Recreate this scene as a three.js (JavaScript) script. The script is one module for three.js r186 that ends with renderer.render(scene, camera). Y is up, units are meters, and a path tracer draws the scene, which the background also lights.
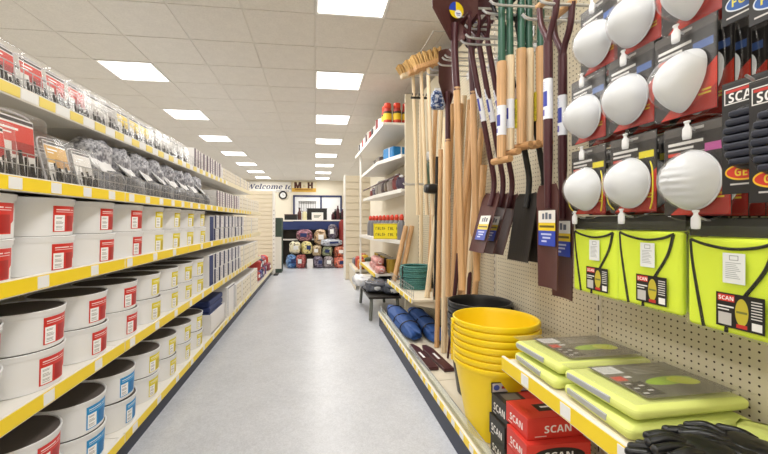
import * as THREE from 'three';
import { RoundedBoxGeometry } from 'three/addons/geometries/RoundedBoxGeometry.js';
import { mergeGeometries } from 'three/addons/utils/BufferGeometryUtils.js';
import { RectAreaLightUniformsLib } from 'three/addons/lights/RectAreaLightUniformsLib.js';

// ───────────── camera, light, exposure ─────────────
const scene = new THREE.Scene();
scene.background = new THREE.Color(0, 0, 0);
const H = 1.3, F = 373, CX = 362, CY = 221, YAW = Math.atan(47 / 373);
const camera = new THREE.PerspectiveCamera(2 * Math.atan(227 / F) * 180 / Math.PI, 768 / 454, 0.05, 60);
camera.position.set(0, H, 0);
camera.rotation.y = -YAW;
camera.setViewOffset(768, 454, 384 - CX, 227 - CY, 768, 454);
camera.updateProjectionMatrix();
const renderer = new THREE.WebGLRenderer();
renderer.toneMapping = THREE.LinearToneMapping;
renderer.toneMappingExposure = 1.0;
renderer.shadowMap.enabled = true;
RectAreaLightUniformsLib.init();
const PANEL_LIGHT = 19.5, PANEL_GLOW = 3.4, LAMP_TINT = new THREE.Color(1.0, 0.985, 0.96);
const CEIL = 1.763;                                     // ceiling height above the lens

// pixel -> point helpers (aisle frame: X right, Y up from lens, D depth along the aisle)
const SN = Math.sin(YAW), CS = Math.cos(YAW);
const ray = (u, v) => { const xr = (u - CX) / F; return [xr * CS + SN, (CY - v) / F, CS - xr * SN]; };
const onX = (u, v, X) => { const r = ray(u, v), k = X / r[0]; return { X, Y: r[1] * k, D: r[2] * k }; };
const onD = (u, v, D) => { const r = ray(u, v), k = D / r[2]; return { X: r[0] * k, Y: r[1] * k, D }; };
const V3 = (x, y, z) => new THREE.Vector3(x, y, z);
const W = (X, Y, D) => V3(X, H + Y, -D);
const PX = (u, v, X) => { const p = onX(u, v, X); return W(p.X, p.Y, p.D); };

// random
let seed = 12345;
const rnd = () => { seed = (seed * 1664525 + 1013904223) >>> 0; return seed / 4294967296; };
const rr = (a, b) => a + (b - a) * rnd();
const hash3 = (x, y, z) => { const s = Math.sin(x * 127.1 + y * 311.7 + z * 74.7) * 43758.5453; return s - Math.floor(s); };
function noise3(x, y, z) {
  const X = Math.floor(x), Y = Math.floor(y), Z = Math.floor(z), f = (t) => t * t * (3 - 2 * t);
  const a = f(x - X), b = f(y - Y), c = f(z - Z), L = (p, q, t) => p + (q - p) * t;
  const e = (k) => L(L(hash3(X, Y, Z + k), hash3(X + 1, Y, Z + k), a), L(hash3(X, Y + 1, Z + k), hash3(X + 1, Y + 1, Z + k), a), b);
  return L(e(0), e(1), c);
}

// ───────────── scene helpers ─────────────
const used = {};
function numbered(name) { const n = used[name] = (used[name] ?? -1) + 1; return n ? `${name}_${String(n).padStart(3, '0')}` : name; }
function sh(m) { m.castShadow = true; m.receiveShadow = true; return m; }
function part(name, geo, mat, parent) { const m = sh(new THREE.Mesh(geo, mat)); m.name = name; parent.add(m); return m; }
function tag(o, label, category, group) { o.userData.label = label; o.userData.category = category; if (group) o.userData.group = group; return o; }
function thing(name, label, category, pos, turn = 0, group) {
  const g = new THREE.Group(); g.name = numbered(name); scene.add(g);
  if (pos) g.position.copy(pos); g.rotation.y = turn;
  return tag(g, label, category, group);
}
function solo(name, geo, mat, label, category, pos, group) {
  const m = part(numbered(name), geo, mat, scene); if (pos) m.position.copy(pos);
  return tag(m, label, category, group);
}
function struct(o) { o.userData.kind = 'structure'; return o; }
function room(name) { const g = new THREE.Group(); g.name = numbered(name); scene.add(g); return struct(g); }
function copy(src, pos, turn, label, group) {
  const r = src.clone(); r.userData = { ...src.userData };
  r.name = numbered(src.name.replace(/_\d{3}$/, '')); scene.add(r);
  if (pos) r.position.copy(pos); if (turn !== undefined) r.rotation.y = turn;
  if (label) r.userData.label = label; if (group) r.userData.group = group;
  return r;
}

// ───────────── geometry helpers ─────────────
const bx = (w, h, d, x = 0, y = 0, z = 0) => new THREE.BoxGeometry(w, h, d).translate(x, y, z);
const rbx = (w, h, d, r = 0.004, x = 0, y = 0, z = 0, s = 1) => new RoundedBoxGeometry(w, h, d, s, Math.min(r, w / 2.01, h / 2.01, d / 2.01)).translate(x, y, z);
function merge(list) {
  return mergeGeometries(list.map((g) => {
    const n = g.index ? g.toNonIndexed() : g;
    for (const k of Object.keys(n.attributes)) if (!['position', 'normal', 'uv'].includes(k)) n.deleteAttribute(k);
    if (!n.attributes.uv) n.setAttribute('uv', new THREE.BufferAttribute(new Float32Array(n.attributes.position.count * 2), 2));
    return n;
  }));
}
const ORD = ['first', 'second', 'third', 'fourth', 'fifth', 'sixth', 'seventh', 'eighth', 'ninth', 'tenth', 'eleventh', 'twelfth', 'thirteenth', 'fourteenth', 'fifteenth', 'sixteenth'];
const UPV = V3(0, 1, 0);
function rod(a, b, r0, r1 = r0, seg = 10) {             // tapered rod from a to b
  const d = b.clone().sub(a), L = d.length(), g = new THREE.CylinderGeometry(r1, r0, L, seg, 1).translate(0, L / 2, 0);
  return g.applyQuaternion(new THREE.Quaternion().setFromUnitVectors(UPV, d.normalize())).translate(a.x, a.y, a.z);
}
const tube = (pts, r, n = 24, seg = 8, closed = false) => new THREE.TubeGeometry(new THREE.CatmullRomCurve3(pts, closed), n, r, seg, closed);
const lathe = (pts, seg = 40) => new THREE.LatheGeometry(pts.map((p) => new THREE.Vector2(p[0], p[1])), seg);
function extr(pts, depth, bev = 0.002) {                // polygon in xy, extruded in z
  const s = new THREE.Shape(pts.map((p) => new THREE.Vector2(p[0], p[1])));
  return new THREE.ExtrudeGeometry(s, { depth, bevelEnabled: bev > 0, bevelSize: bev, bevelThickness: bev, bevelSegments: 1, curveSegments: 12 });
}
function pillow(w, h, d, sd = 1, amp = 0.12, pw = 0.55, freq = 3, seg = 24) {   // soft sack resting on y = 0
  const g = new THREE.SphereGeometry(1, seg, Math.round(seg * 0.7)), p = g.attributes.position, S = (t) => Math.sign(t) * Math.pow(Math.abs(t), pw);
  let lo = 1e9;
  for (let i = 0; i < p.count; i++) {
    const x = p.getX(i), y = p.getY(i), z = p.getZ(i), n = 1 + amp * (noise3(x * freq + sd * 7, y * freq + sd, z * freq + 3) - 0.5) * 2 + amp * 0.5 * (noise3(x * freq * 2.7 + sd, y * freq * 2.7, z * freq * 2.7 + sd) - 0.5) * 2;
    p.setXYZ(i, S(x) * w / 2 * n, S(y) * h / 2 * n, S(z) * d / 2 * n); lo = Math.min(lo, p.getY(i));
  }
  for (let i = 0; i < p.count; i++) p.setY(i, Math.max(p.getY(i), -h / 2 * 0.94));
  g.translate(0, h / 2 * 0.94, 0); g.computeVertexNormals();
  return g;
}
// flat print: a sheet of paper 0.3 mm off the face it is stuck to, facing +z before it is turned
const sheet = (w, h, x = 0, y = 0, z = 0) => new THREE.PlaneGeometry(w, h).translate(x, y, z);

// ───────────── materials and textures ─────────────
const M = {};
function mat(name, color, o = {}) { const P = o.physical ? THREE.MeshPhysicalMaterial : THREE.MeshStandardMaterial; delete o.physical; const m = new P({ color, roughness: 0.6, ...o }); m.name = name; return M[name] = m; }
function canvasTex(w, h, draw) {
  const c = document.createElement('canvas'); c.width = w; c.height = h;
  const x = c.getContext('2d'); draw(x, w, h);
  const t = new THREE.CanvasTexture(c); t.colorSpace = THREE.SRGBColorSpace; t.magFilter = THREE.LinearFilter; return t;
}
function dataTex(n, fn, srgb = true) {
  const a = new Uint8Array(n * n * 4);
  for (let j = 0; j < n; j++) for (let i = 0; i < n; i++) { const c = fn(i, j); for (let k = 0; k < 3; k++) a[(j * n + i) * 4 + k] = Math.max(0, Math.min(255, c[k])); a[(j * n + i) * 4 + 3] = 255; }
  const t = new THREE.DataTexture(a, n, n); t.wrapS = t.wrapT = THREE.RepeatWrapping; t.magFilter = THREE.LinearFilter; t.minFilter = THREE.LinearFilter;
  if (srgb) t.colorSpace = THREE.SRGBColorSpace; t.needsUpdate = true; return t;
}
function tileNoise(n, f, s) { return (i, j) => { const a = i / n * f, b = j / n * f, k = (x, y) => noise3(((x % f) + f) % f + s, ((y % f) + f) % f + s * 2, s); const X = Math.floor(a), Y = Math.floor(b), u = a - X, v = b - Y, S = (t) => t * t * (3 - 2 * t), q = (x, y) => hash3(((x % f) + f) % f, ((y % f) + f) % f, s); return (q(X, Y) * (1 - S(u)) + q(X + 1, Y) * S(u)) * (1 - S(v)) + (q(X, Y + 1) * (1 - S(u)) + q(X + 1, Y + 1) * S(u)) * S(v); }; }
const floorTex = (() => {
  const a = tileNoise(512, 8, 3), b = tileNoise(512, 40, 5), c = tileNoise(512, 150, 9), d = tileNoise(512, 256, 11);
  return dataTex(512, (i, j) => { const t = (a(i, j) - 0.5) * 8 + (b(i, j) - 0.5) * 9 + (c(i, j) - 0.5) * 16 + (d(i, j) - 0.5) * 10; return [203 + t, 206 + t, 213 + t]; });
})();
const tileTex = (() => {
  const a = tileNoise(256, 64, 21), b = tileNoise(256, 128, 23), c = tileNoise(256, 8, 25);
  return dataTex(256, (i, j) => { const t = (a(i, j) - 0.5) * 8 + (b(i, j) > 0.86 ? -14 : 0) + (c(i, j) - 0.5) * 4; return [232 + t, 227 + t, 219 + t]; });
})();
const woodTex = (base, s) => { const a = tileNoise(128, 32, s), b = tileNoise(128, 8, s + 2); return dataTex(128, (i, j) => { const t = (a(i, j >> 4) - 0.5) * 34 + (b(i, j >> 1) - 0.5) * 22; return [base[0] + t, base[1] + t * 0.9, base[2] + t * 0.75]; }); };
const speckTex = (cols, s) => { const a = tileNoise(128, 64, s), b = tileNoise(128, 20, s + 1), n = cols.length; return dataTex(128, (i, j) => cols[Math.floor(Math.min(0.999, a(i, j) * 0.7 + b(i, j) * 0.3) * n)]); };

mat('floor_vinyl', 0xffffff, { map: floorTex, roughness: 0.34 }); floorTex.repeat.set(7, 22);
mat('ceiling_tile', 0xffffff, { map: tileTex, roughness: 0.95 });
mat('grid_metal', 0xe4dfd6, { roughness: 0.6 });
mat('wall_paint', 0xefe6d2, { roughness: 0.9 });
mat('light_frame', 0xf4f2ee, { roughness: 0.5 });
mat('diffuser', 0xffffff, { emissive: LAMP_TINT, emissiveIntensity: PANEL_GLOW, roughness: 0.7 });
mat('shelf_white', 0xeeeae2, { roughness: 0.45 });
mat('shelf_cream', 0xe9dfc9, { roughness: 0.5 });
mat('rail_yellow', 0xfddc1c, { roughness: 0.4 });
mat('rail_pale', 0xf3dc6a, { roughness: 0.4 });
mat('rail_cream', 0xefe3bf, { roughness: 0.4 });
mat('navy_plinth', 0x2d3346, { roughness: 0.5 });
mat('ticket', 0xf3f3f2, { roughness: 0.5 });
mat('peg_cream', 0xd9cfb6, { roughness: 0.7 });
mat('peg_back', 0x4a3a2a, { roughness: 0.9 });
mat('upright', 0xd9d2c2, { roughness: 0.5 });
mat('chrome', 0xdcddde, { metalness: 0.7, roughness: 0.28 });
mat('wire', 0xb8b6b4, { metalness: 0.7, roughness: 0.35 });
mat('white_plastic', 0xf3f3f4, { roughness: 0.4 });
mat('dark_lid', 0x5c544e, { roughness: 0.6 });
mat('pack_rim', 0xc6c3c6, { roughness: 0.35 });
mat('smoke', 0x4a4a44, { physical: true, transmission: 0.55, thickness: 0, roughness: 0.25, ior: 1.4 });
mat('clear', 0xffffff, { physical: true, transmission: 1, thickness: 0, roughness: 0.12, ior: 1.35 });
mat('clear_crisp', 0xffffff, { physical: true, transmission: 1, thickness: 0, roughness: 0.22, ior: 1.3 });
mat('acrylic', 0xf2f6f5, { physical: true, transmission: 1, thickness: 0, roughness: 0.04, ior: 1.4 });
mat('black', 0x1b1a1a, { roughness: 0.5 });
mat('black_plastic', 0x1d1d1e, { roughness: 0.35 });
mat('rubber', 0x141416, { roughness: 0.32 });
mat('maroon', 0x4a2228, { roughness: 0.38, metalness: 0.1 });
mat('brown_steel', 0x5a3531, { roughness: 0.45, metalness: 0.15 });
mat('dark_steel', 0x35312d, { roughness: 0.45, metalness: 0.3 });
mat('green_paint', 0x2d5a48, { roughness: 0.4 });
mat('wood', 0xffffff, { map: woodTex([214, 170, 122], 31), roughness: 0.55 });
mat('wood_pale', 0xffffff, { map: woodTex([234, 212, 176], 35), roughness: 0.6 });
mat('wood_block', 0xffffff, { map: woodTex([199, 152, 102], 37), roughness: 0.65 });
mat('bristle', 0xffffff, { map: woodTex([204, 164, 104], 41), roughness: 0.9 });
mat('yellow_plastic', 0xffdb14, { roughness: 0.36 });
mat('hivis', 0xe6fa42, { roughness: 0.75 });
mat('hivis_pale', 0xe4ec88, { roughness: 0.7 });
mat('reflective', 0xb9bcc0, { roughness: 0.35, metalness: 0.35 });
mat('trim_black', 0x22241c, { roughness: 0.7 });
mat('blue_nylon', 0x2f5596, { roughness: 0.6 });
mat('mask_white', 0xdcdee0, { roughness: 0.85 });
mat('strap_yellow', 0xe8d83c, { roughness: 0.6 });
mat('navy', 0x1d2c5c, { roughness: 0.6 });
mat('red', 0xc8281f, { roughness: 0.5 });
mat('grey_bottle', 0x77767a, { roughness: 0.3 });
mat('slat', 0xe6d9bf, { roughness: 0.6 });

// ───────────── room shell ─────────────
const RX0 = -4.2, RX1 = 1.8, RD0 = -3.0, RD1 = 16.5, RW = RX1 - RX0, RL = RD1 - RD0, RXC = (RX0 + RX1) / 2, RDC = (RD0 + RD1) / 2, RH = H + CEIL;
{
  const f = room('floor'); part('floor_sheet', bx(RW + 0.4, 0.1, RL + 0.4, RXC, -0.05, -RDC), M.floor_vinyl, f);
  for (const [n, x] of [['wall_left', RX0 - 0.1], ['wall_right', RX1 + 0.1]]) { const g = room(n); part('wall_panel', bx(0.2, RH + 0.3, RL + 0.4, x, (RH + 0.3) / 2, -RDC), M.wall_paint, g); }
  { const g = room('wall_front'); part('wall_panel', bx(RW, RH + 0.3, 0.2, RXC, (RH + 0.3) / 2, -RD0 + 0.1), M.wall_paint, g); }
  { const g = room('wall_back'); part('wall_panel', bx(RW, RH + 0.3, 0.2, RXC, (RH + 0.3) / 2, -RD1 - 0.1), M.wall_paint, g); }
  // suspended ceiling: slab, grid bars and lay-in tiles on a 0.6 m module
  const c = room('ceiling');
  part('ceiling_slab', bx(RW, 0.12, RL, RXC, RH + 0.09, -RDC), M.ceiling_tile, c);
  const long = bx(0.024, 0.018, RL, 0, RH + 0.015, -RDC), cross = bx(RW, 0.016, 0.024, RXC, RH + 0.016, 0);
  for (let i = 1; i < 10; i++) part('grid_bar', long, M.grid_metal, c).position.x = RX0 + i * 0.6;
  for (let d = -2.8; d < RD1; d += 0.6) part('grid_bar', cross, M.grid_metal, c).position.z = -d;
  const tg = rbx(0.589, 0.03, 0.589, 0.004);
  const { uv } = tg.attributes; for (let i = 0; i < uv.count; i++) uv.setXY(i, tg.attributes.position.getX(i) * 1.7, tg.attributes.position.getZ(i) * 1.7);
  const isLight = (i, d) => (i === 3 || i === 7) && ((Math.round((d - 2.6) / 0.6) % 3) + 3) % 3 === 0;
  const beyond = [];
  for (let i = 0; i < 10; i++) for (let k = -9; k < 23; k++) {
    const d = 2.6 + k * 0.6, x = RX0 + i * 0.6 + 0.3; if (d < RD0 || d + 0.6 > RD1 + 0.01) continue;
    if (isLight(i, d)) continue;
    if (k < -1 || k > 18 || (i === 9 && k > -1)) { beyond.push(tg.clone().translate(x, RH + 0.015, -d - 0.3)); continue; }
    part('tile', tg, M.ceiling_tile, c).position.set(x, RH + 0.015, -d - 0.3);
  }
  part('far_tiles', merge(beyond), M.ceiling_tile, c).userData.kind = 'stuff';
  // recessed light panels
  const fg = merge([bx(0.59, 0.02, 0.02, 0, 0.01, 0.285), bx(0.59, 0.02, 0.02, 0, 0.01, -0.285), bx(0.02, 0.02, 0.55, 0.285, 0.01, 0), bx(0.02, 0.02, 0.55, -0.285, 0.01, 0)]);
  const dg = rbx(0.552, 0.012, 0.552, 0.003, 0, 0.014, 0);
  for (const [i, side] of [[7, 'over the aisle'], [3, 'above the blister packs']]) for (let k = -9; k < 23; k += 3) {
    const d = 2.6 + k * 0.6, x = RX0 + i * 0.6 + 0.3; if (d < RD0 || d + 0.6 > RD1) continue;
    const t = thing('ceiling_light', `${ORD[22 - k < 36 ? Math.floor((22 - k) / 3) : 0]} square ceiling light panel from the back wall, in the row ${side}`, 'ceiling light', V3(x, RH - 0.006, -d - 0.3), 0, `ceiling light panels ${side}`);
    part('frame', fg, M.light_frame, t); part('diffuser', dg, M.diffuser, t);
    const L = new THREE.RectAreaLight(LAMP_TINT, PANEL_LIGHT, 0.54, 0.54);
    L.position.set(0, -0.004, 0); L.rotation.x = -Math.PI / 2; L.name = 'panel_light'; t.add(L);
  }
}

// ───────────── left gondola run ─────────────
// levels: front X of the shelf, Y of the top of its price rail, rail height
const LX = -1.0, LBACK = -1.5, LEND = 7.12;
const LV = [{ X: -1.15, Y: 0.53, r: 0.055 }, { X: LX, Y: 0.155, r: 0.055 }, { X: LX, Y: -0.195, r: 0.06 }, { X: LX, Y: -0.635, r: 0.062 }, { X: LX, Y: -1.125, r: 0.055 }];
const SH = (k) => LV[k].Y - 0.022;                     // shelf surface, a little below the rail top
{
  const g = thing('gondola_shelving', 'long white gondola shelving with yellow price rails full of white tubs', 'shelving', V3(0, 0, 0));
  for (let d = 0.12; d < 7.1; d += 1) part('back_panel', bx(0.02, 1.95, 0.98, LBACK - 0.01, 1.02, -d - 0.5), M.shelf_white, g);
  for (let d = 0.12; d < 7.2; d += 1) part('upright', rbx(0.05, 2.0, 0.03, 0.004, LBACK - 0.01, 1.0, -d), M.shelf_cream, g);
  part('plinth', bx(0.46, 0.105, 9.05, -1.27, 0.0525, -4.66), M.navy_plinth, g);
  LV.forEach((l, k) => {
    const n = k === 4 ? 9 : 7;
    for (let b = 0; b < n; b++) {
      const d = 0.12 + b, depth = l.X - LBACK - 0.004, y = H + SH(k);
      const s = part('shelf', rbx(depth - 0.012, 0.022, 0.994, 0.003, l.X - 0.008 - depth / 2, y - 0.011, -d - 0.5), M.shelf_white, g);
      const cream = b >= 4;
      part('price_rail', rbx(0.012, l.r, 0.996, 0.003, l.X - 0.006, H + l.Y - l.r / 2, -d - 0.5), cream ? M.rail_cream : M.shelf_white, s);
      const ins = (z0, z1, m) => part(m === M.ticket ? 'price_ticket' : 'rail_insert', bx(0.003, l.r * 0.74, z1 - z0, l.X + 0.001, H + l.Y - l.r / 2, -(z0 + z1) / 2), m, s);
      if (k === 0) { if (b < 5) for (let j = 0; j < 5; j++) { ins(d + j * 0.2 + 0.005, d + j * 0.2 + 0.1, M.rail_pale); ins(d + j * 0.2 + 0.105, d + j * 0.2 + 0.195, M.ticket); } }
      else if (!cream) {
        const step = [0, 0.2, 0.325, 0.325, 0.325][k], off = 0.13 + k * 0.03;
        part('rail_insert', bx(0.002, l.r * 0.84, 0.99, l.X + 0.0005, H + l.Y - l.r / 2, -d - 0.5), M.rail_yellow, s);
        for (let q = Math.ceil((d - off) / step); off + q * step < d + 0.94; q++) { const z = off + q * step; if (z > d) ins(z, z + 0.058, M.ticket); }
      } else if (b < 6) for (let j = 0; j < 5; j++) ins(d + j * 0.2 + 0.02, d + j * 0.2 + 0.1, M.rail_yellow);
      // wire risers along the two upper shelves
      if (k < 2 && b >= 1 && b < 4) {
        const w = [], y0 = H + l.Y, hh = 0.085, x = l.X - 0.02;
        for (const q of [0.002, hh / 2, hh]) w.push(bx(0.003, 0.003, 0.99, x, y0 + q, -d - 0.5));
        for (let z = 0.01; z < 1; z += 0.049) w.push(bx(0.002, hh, 0.002, x, y0 + hh / 2, -d - z));
        part('wire_riser', merge(w), M.wire, s);
      }
    }
  });
}

// white tubs with printed labels
function labelTex(c, dark) {
  return canvasTex(192, 192, (x, w, h) => {
    x.fillStyle = c; x.fillRect(0, 0, w, h);
    x.fillStyle = '#ffffff'; x.fillRect(8, 68, 62, 118);
    x.fillStyle = 'rgba(255,255,255,.9)'; x.fillRect(16, 24, 96, 8); x.fillRect(120, 26, 50, 5); x.fillRect(16, 42, 150, 4);
    x.fillStyle = '#77706c'; for (const y of [84, 92, 112, 122, 130, 150, 158, 170]) x.fillRect(16, y, 30 + (y * 7) % 20, 3);
    x.fillStyle = dark; x.fillRect(84, 72, 70, 112);
    x.fillStyle = '#f4f1ee'; x.beginPath(); x.moveTo(192, 110); x.lineTo(166, 128); x.lineTo(166, 192); x.lineTo(192, 192); x.fill();
  });
}
const LBL = { red: labelTex('#d8342a', '#b3201c'), yellow: labelTex('#e9d81c', '#cdb70c'), blue: labelTex('#1f93d6', '#0f74b8') };
const tubProto = {};
{
  const body = lathe([[0, 0], [0.146, 0], [0.149, 0.003], [0.153, 0.13], [0.157, 0.132], [0.1575, 0.148], [0.16, 0.15], [0.16, 0.154], [0.157, 0.155], [0.153, 0.153], [0.1525, 0.146], [0, 0.1455]], 48);
  const lid = lathe([[0, 0.1462], [0.15, 0.1462], [0.1522, 0.148], [0.1522, 0.1505], [0.149, 0.149], [0, 0.1485]], 48);
  const lab = new THREE.CylinderGeometry(0.1533, 0.1502, 0.106, 16, 1, true, Math.PI / 2 - 0.47, 0.94).translate(0, 0.07, 0);
  const hnd = [];
  for (let i = 0; i <= 16; i++) { const a = -Math.PI / 2 + Math.PI * i / 16; hnd.push(V3(Math.cos(a) * 0.161, 0.124, Math.sin(a) * 0.161)); }
  const handle = merge([tube(hnd.map((p) => { const t = p.x / 0.161; return V3(p.x * -1, p.y - t * 0.012, p.z); }), 0.003, 24, 6), rbx(0.02, 0.024, 0.006, 0.002, 0, 0.122, 0.156), rbx(0.02, 0.024, 0.006, 0.002, 0, 0.122, -0.156)]);
  for (const c of ['red', 'yellow', 'blue']) {
    const lm = mat(`tub_label_${c}`, 0xffffff, { map: LBL[c], roughness: 0.45 });
    tubProto[c] = (pos, label, group) => {
      const t = thing('storage_tub', label, 'tub', pos, rr(-0.09, 0.09), group);
      part('body', body, M.white_plastic, t); part('lid', lid, M.dark_lid, t);
      part('label', lab, lm, t); part('handle', handle, M.white_plastic, t);
    };
  }
  const rows = [[2, 'upper tub shelf', 'RRRRYYYY'], [3, 'middle tub shelf', 'RRRRYYYY'], [4, 'lowest shelf', 'RRBBYYYY']];
  const N = { R: 'red', Y: 'yellow', B: 'blue' };
  for (const [k, where, s] of rows) [...s].forEach((ch, i) => {
    const d = [0, 0, 1.385, 1.325, 1.3][k] + 0.327 * i, col = N[ch], run = s.lastIndexOf(ch) - i;
    for (const [j, lv] of [[0, 'bottom'], [1, 'top']]) tubProto[col](W(-1.187 + rr(-0.006, 0.004), SH(k) + 0.0005 + j * 0.1552, d + rr(-0.003, 0.003)), `${col} label white tub, ${lv} of pair on ${where}, ${run ? ORD[run] + ' before' : 'right beside'} the ${col === 'yellow' ? 'cartons' : k === 4 && col === 'red' ? 'blue labels' : 'yellow labels'}`, `white tubs on the ${where}`);
  });
}

// clamshell packs
function cardTex(c, c2, big) {
  return canvasTex(128, 160, (x, w, h) => {
    x.fillStyle = '#f0eeea'; x.fillRect(0, 0, w, h);
    x.fillStyle = c; x.fillRect(0, 16, w, big ? 62 : 46); x.fillStyle = c2; x.fillRect(46, 60, 82, 34);
    x.fillStyle = '#fff'; x.fillRect(12, 26, 60, 6); x.fillRect(12, 38, 36, 4);
    x.fillStyle = '#2a2727'; x.fillRect(0, 2, w, 9); for (let i = 0; i < 7; i++) x.fillRect(10 + i * 16, 118 + (i % 3) * 6, 8, 30 - (i % 2) * 9);
    x.fillStyle = '#8c8785'; for (let i = 0; i < 5; i++) x.fillRect(10, 84 + i * 6, 28 + (i * 11) % 9, 2);
  });
}
const CARDS = { red: cardTex('#dd3a2b', '#a8231d'), white: cardTex('#e6e2dc', '#b9b3ac'), yellow: cardTex('#f0d32a', '#c7a716'), gold: cardTex('#d7a53c', '#b98322', true), grey: cardTex('#b9b4b0', '#77706c') };
const cardMat = {}; for (const k in CARDS) cardMat[k] = mat(`card_${k}`, 0xffffff, { map: CARDS[k], roughness: 0.4 });
{
  const w = 0.145, h = 0.195;
  const card = bx(0.0015, h * 0.9, w * 0.88, 0, h * 0.5, 0);
  { const uv = card.attributes.uv; }
  const print = sheet(w * 0.86, h * 0.88).rotateY(Math.PI / 2).translate(0.0012, h * 0.5, 0);
  const shell = rbx(0.05, h, w, 0.014, 0.012, h / 2, 0, 2);
  const flange = merge([tube([V3(-0.012, 0.004, -w / 2), V3(-0.012, h - 0.01, -w / 2), V3(-0.012, h, -w / 2 + 0.012), V3(-0.012, h, w / 2 - 0.012), V3(-0.012, h - 0.01, w / 2), V3(-0.012, 0.004, w / 2)], 0.0042, 40, 5)]);
  const goods = (s) => { const l = []; for (let i = 0; i < 6; i++) l.push(rod(V3(0.018, 0.012 + (i % 2) * 0.004, -0.05 + i * 0.02), V3(0.018, 0.06 + ((i * 7 + s) % 5) * 0.008, -0.05 + i * 0.02 + 0.004), 0.006, 0.004, 8)); return merge(l); };
  const goodsG = [goods(1), goods(3), goods(4)];
  const pack = (kind, pos, label, group, tilt = 0.12, sc = 1) => {
    const t = thing('blister_pack', label, 'pack', pos, rr(-0.03, 0.03), group);
    part('card', card, M.ticket, t); part('print', print, cardMat[kind], t);
    part('contents', goodsG[Math.floor(rnd() * 3)], M.dark_steel, t); part('shell', shell, M.clear_crisp, t); part('rim', flange, M.pack_rim, t);
    t.rotation.order = 'YXZ'; t.rotation.z = tilt; t.scale.setScalar(sc);
  };
  const s = 'RRRRRRWGYYYGWWGW'; const N = { R: 'red', W: 'white', Y: 'yellow', G: 'grey' };
  [...s].forEach((ch, i) => pack(N[ch], W(-1.215, SH(0) + 0.004, 1.33 + i * 0.156), `clear blister pack with ${N[ch]} card, ${ORD[15 - i]} in the top shelf row from the purple cartons`, 'blister packs on the top shelf'));
  for (let i = 0; i < 16; i++) if (i % 3 !== 2) pack(i % 2 ? 'white' : 'grey', W(-1.30, SH(0) + 0.004, 1.36 + i * 0.156), `${i % 2 ? 'white' : 'grey'} card pack behind the ${ORD[15 - i]} front pack from the purple cartons, top shelf`, 'second row packs on the top shelf');
  pack('red', W(-1.075, SH(1) + 0.004, 1.405), 'clear pack with red card beside the taller red pack under the top shelf', undefined, 0.12, 1.05);
  pack('red', W(-1.12, SH(1) + 0.004, 1.575), 'tall clear blister pack with red card leaning on shelf below the top one', undefined, 0.06, 1.4);
  pack('gold', W(-1.085, SH(1) + 0.004, 1.78), 'clear blister pack with gold card standing beside the grey bagged fixings', undefined, 0.22, 1.13);
  pack('white', W(-1.085, SH(1) + 0.004, 1.96), 'clear blister pack with white card between gold pack and grey bags', undefined, 0.22, 1.06);
  pack('grey', W(-1.19, SH(1) + 0.004, 1.79), 'clear pack with grey card standing behind the gold card pack', undefined, 0.1, 1);
}
// grey bags of fixings in the wire riser
{
  const tex = speckTex([[52, 52, 56], [96, 97, 102], [150, 150, 154], [70, 70, 76], [205, 205, 208], [120, 120, 126]], 51); tex.repeat.set(5, 4);
  mat('bag_grey', 0xffffff, { map: tex, roughness: 0.3 });
  const t2 = speckTex([[86, 86, 94], [112, 112, 120], [150, 150, 158], [186, 186, 192], [206, 206, 212], [126, 126, 134]], 57); t2.repeat.set(1.1, 0.8);
  mat('bag_wrap', 0xffffff, { map: t2, roughness: 0.4 });
  for (let i = 0; i < 8; i++) {
    const t = thing('bag_of_fixings', `crumpled grey bag of fixings, ${ORD[i]} along from the white card pack`, 'bag', W(-1.2, SH(1) + 0.0005, 2.2 + i * 0.245), rr(-0.2, 0.2), 'grey bags of fixings');
    part('filling', pillow(0.29, 0.15, 0.205, i + 2, 0.08, 0.6, 3), M.bag_grey, t);
    const top = pillow(0.2, 0.225, 0.185, i + 20, 0.16, 0.8, 2.4); top.translate(-0.03, 0.1, 0);
    part('wrap', top, M.bag_wrap, t);
    const fl = pillow(0.17, 0.02, 0.14, i + 40, 0.3, 0.8, 3).rotateZ(-0.85).translate(0.05, 0.17, 0.02);
    part('fold', fl, M.white_plastic, t);
  }
}
// boxes on the far bays
const stripeTex = (bg, fg, a) => canvasTex(64, 128, (x, w, h) => { x.fillStyle = bg; x.fillRect(0, 0, w, h); x.fillStyle = fg; x.fillRect(0, 0, w * a, h); x.fillStyle = '#9a96a0'; for (let i = 0; i < 5; i++) x.fillRect(w * a + 8, 20 + i * 16, (w * (1 - a)) * 0.5, 5); });
const dotTex = canvasTex(64, 64, (x, w, h) => { x.fillStyle = '#ece3d0'; x.fillRect(0, 0, w, h); x.fillStyle = '#b9ad98'; for (let j = 0; j < 3; j++) for (let i = 0; i < 2; i++) x.fillRect(10 + i * 28, 10 + j * 18, 14, 4); });
mat('carton_navy', 0xffffff, { map: stripeTex('#dedbdd', '#1a2350', 0.36), roughness: 0.6 });
mat('carton_purple', 0xffffff, { map: stripeTex('#e6dedd', '#4a2547', 0.4), roughness: 0.6 });
mat('carton_cream', 0xffffff, { map: dotTex, roughness: 0.7 });
mat('carton_white', 0xefecea, { roughness: 0.7 });
mat('carton_blue', 0x25356a, { roughness: 0.6 });
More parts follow.
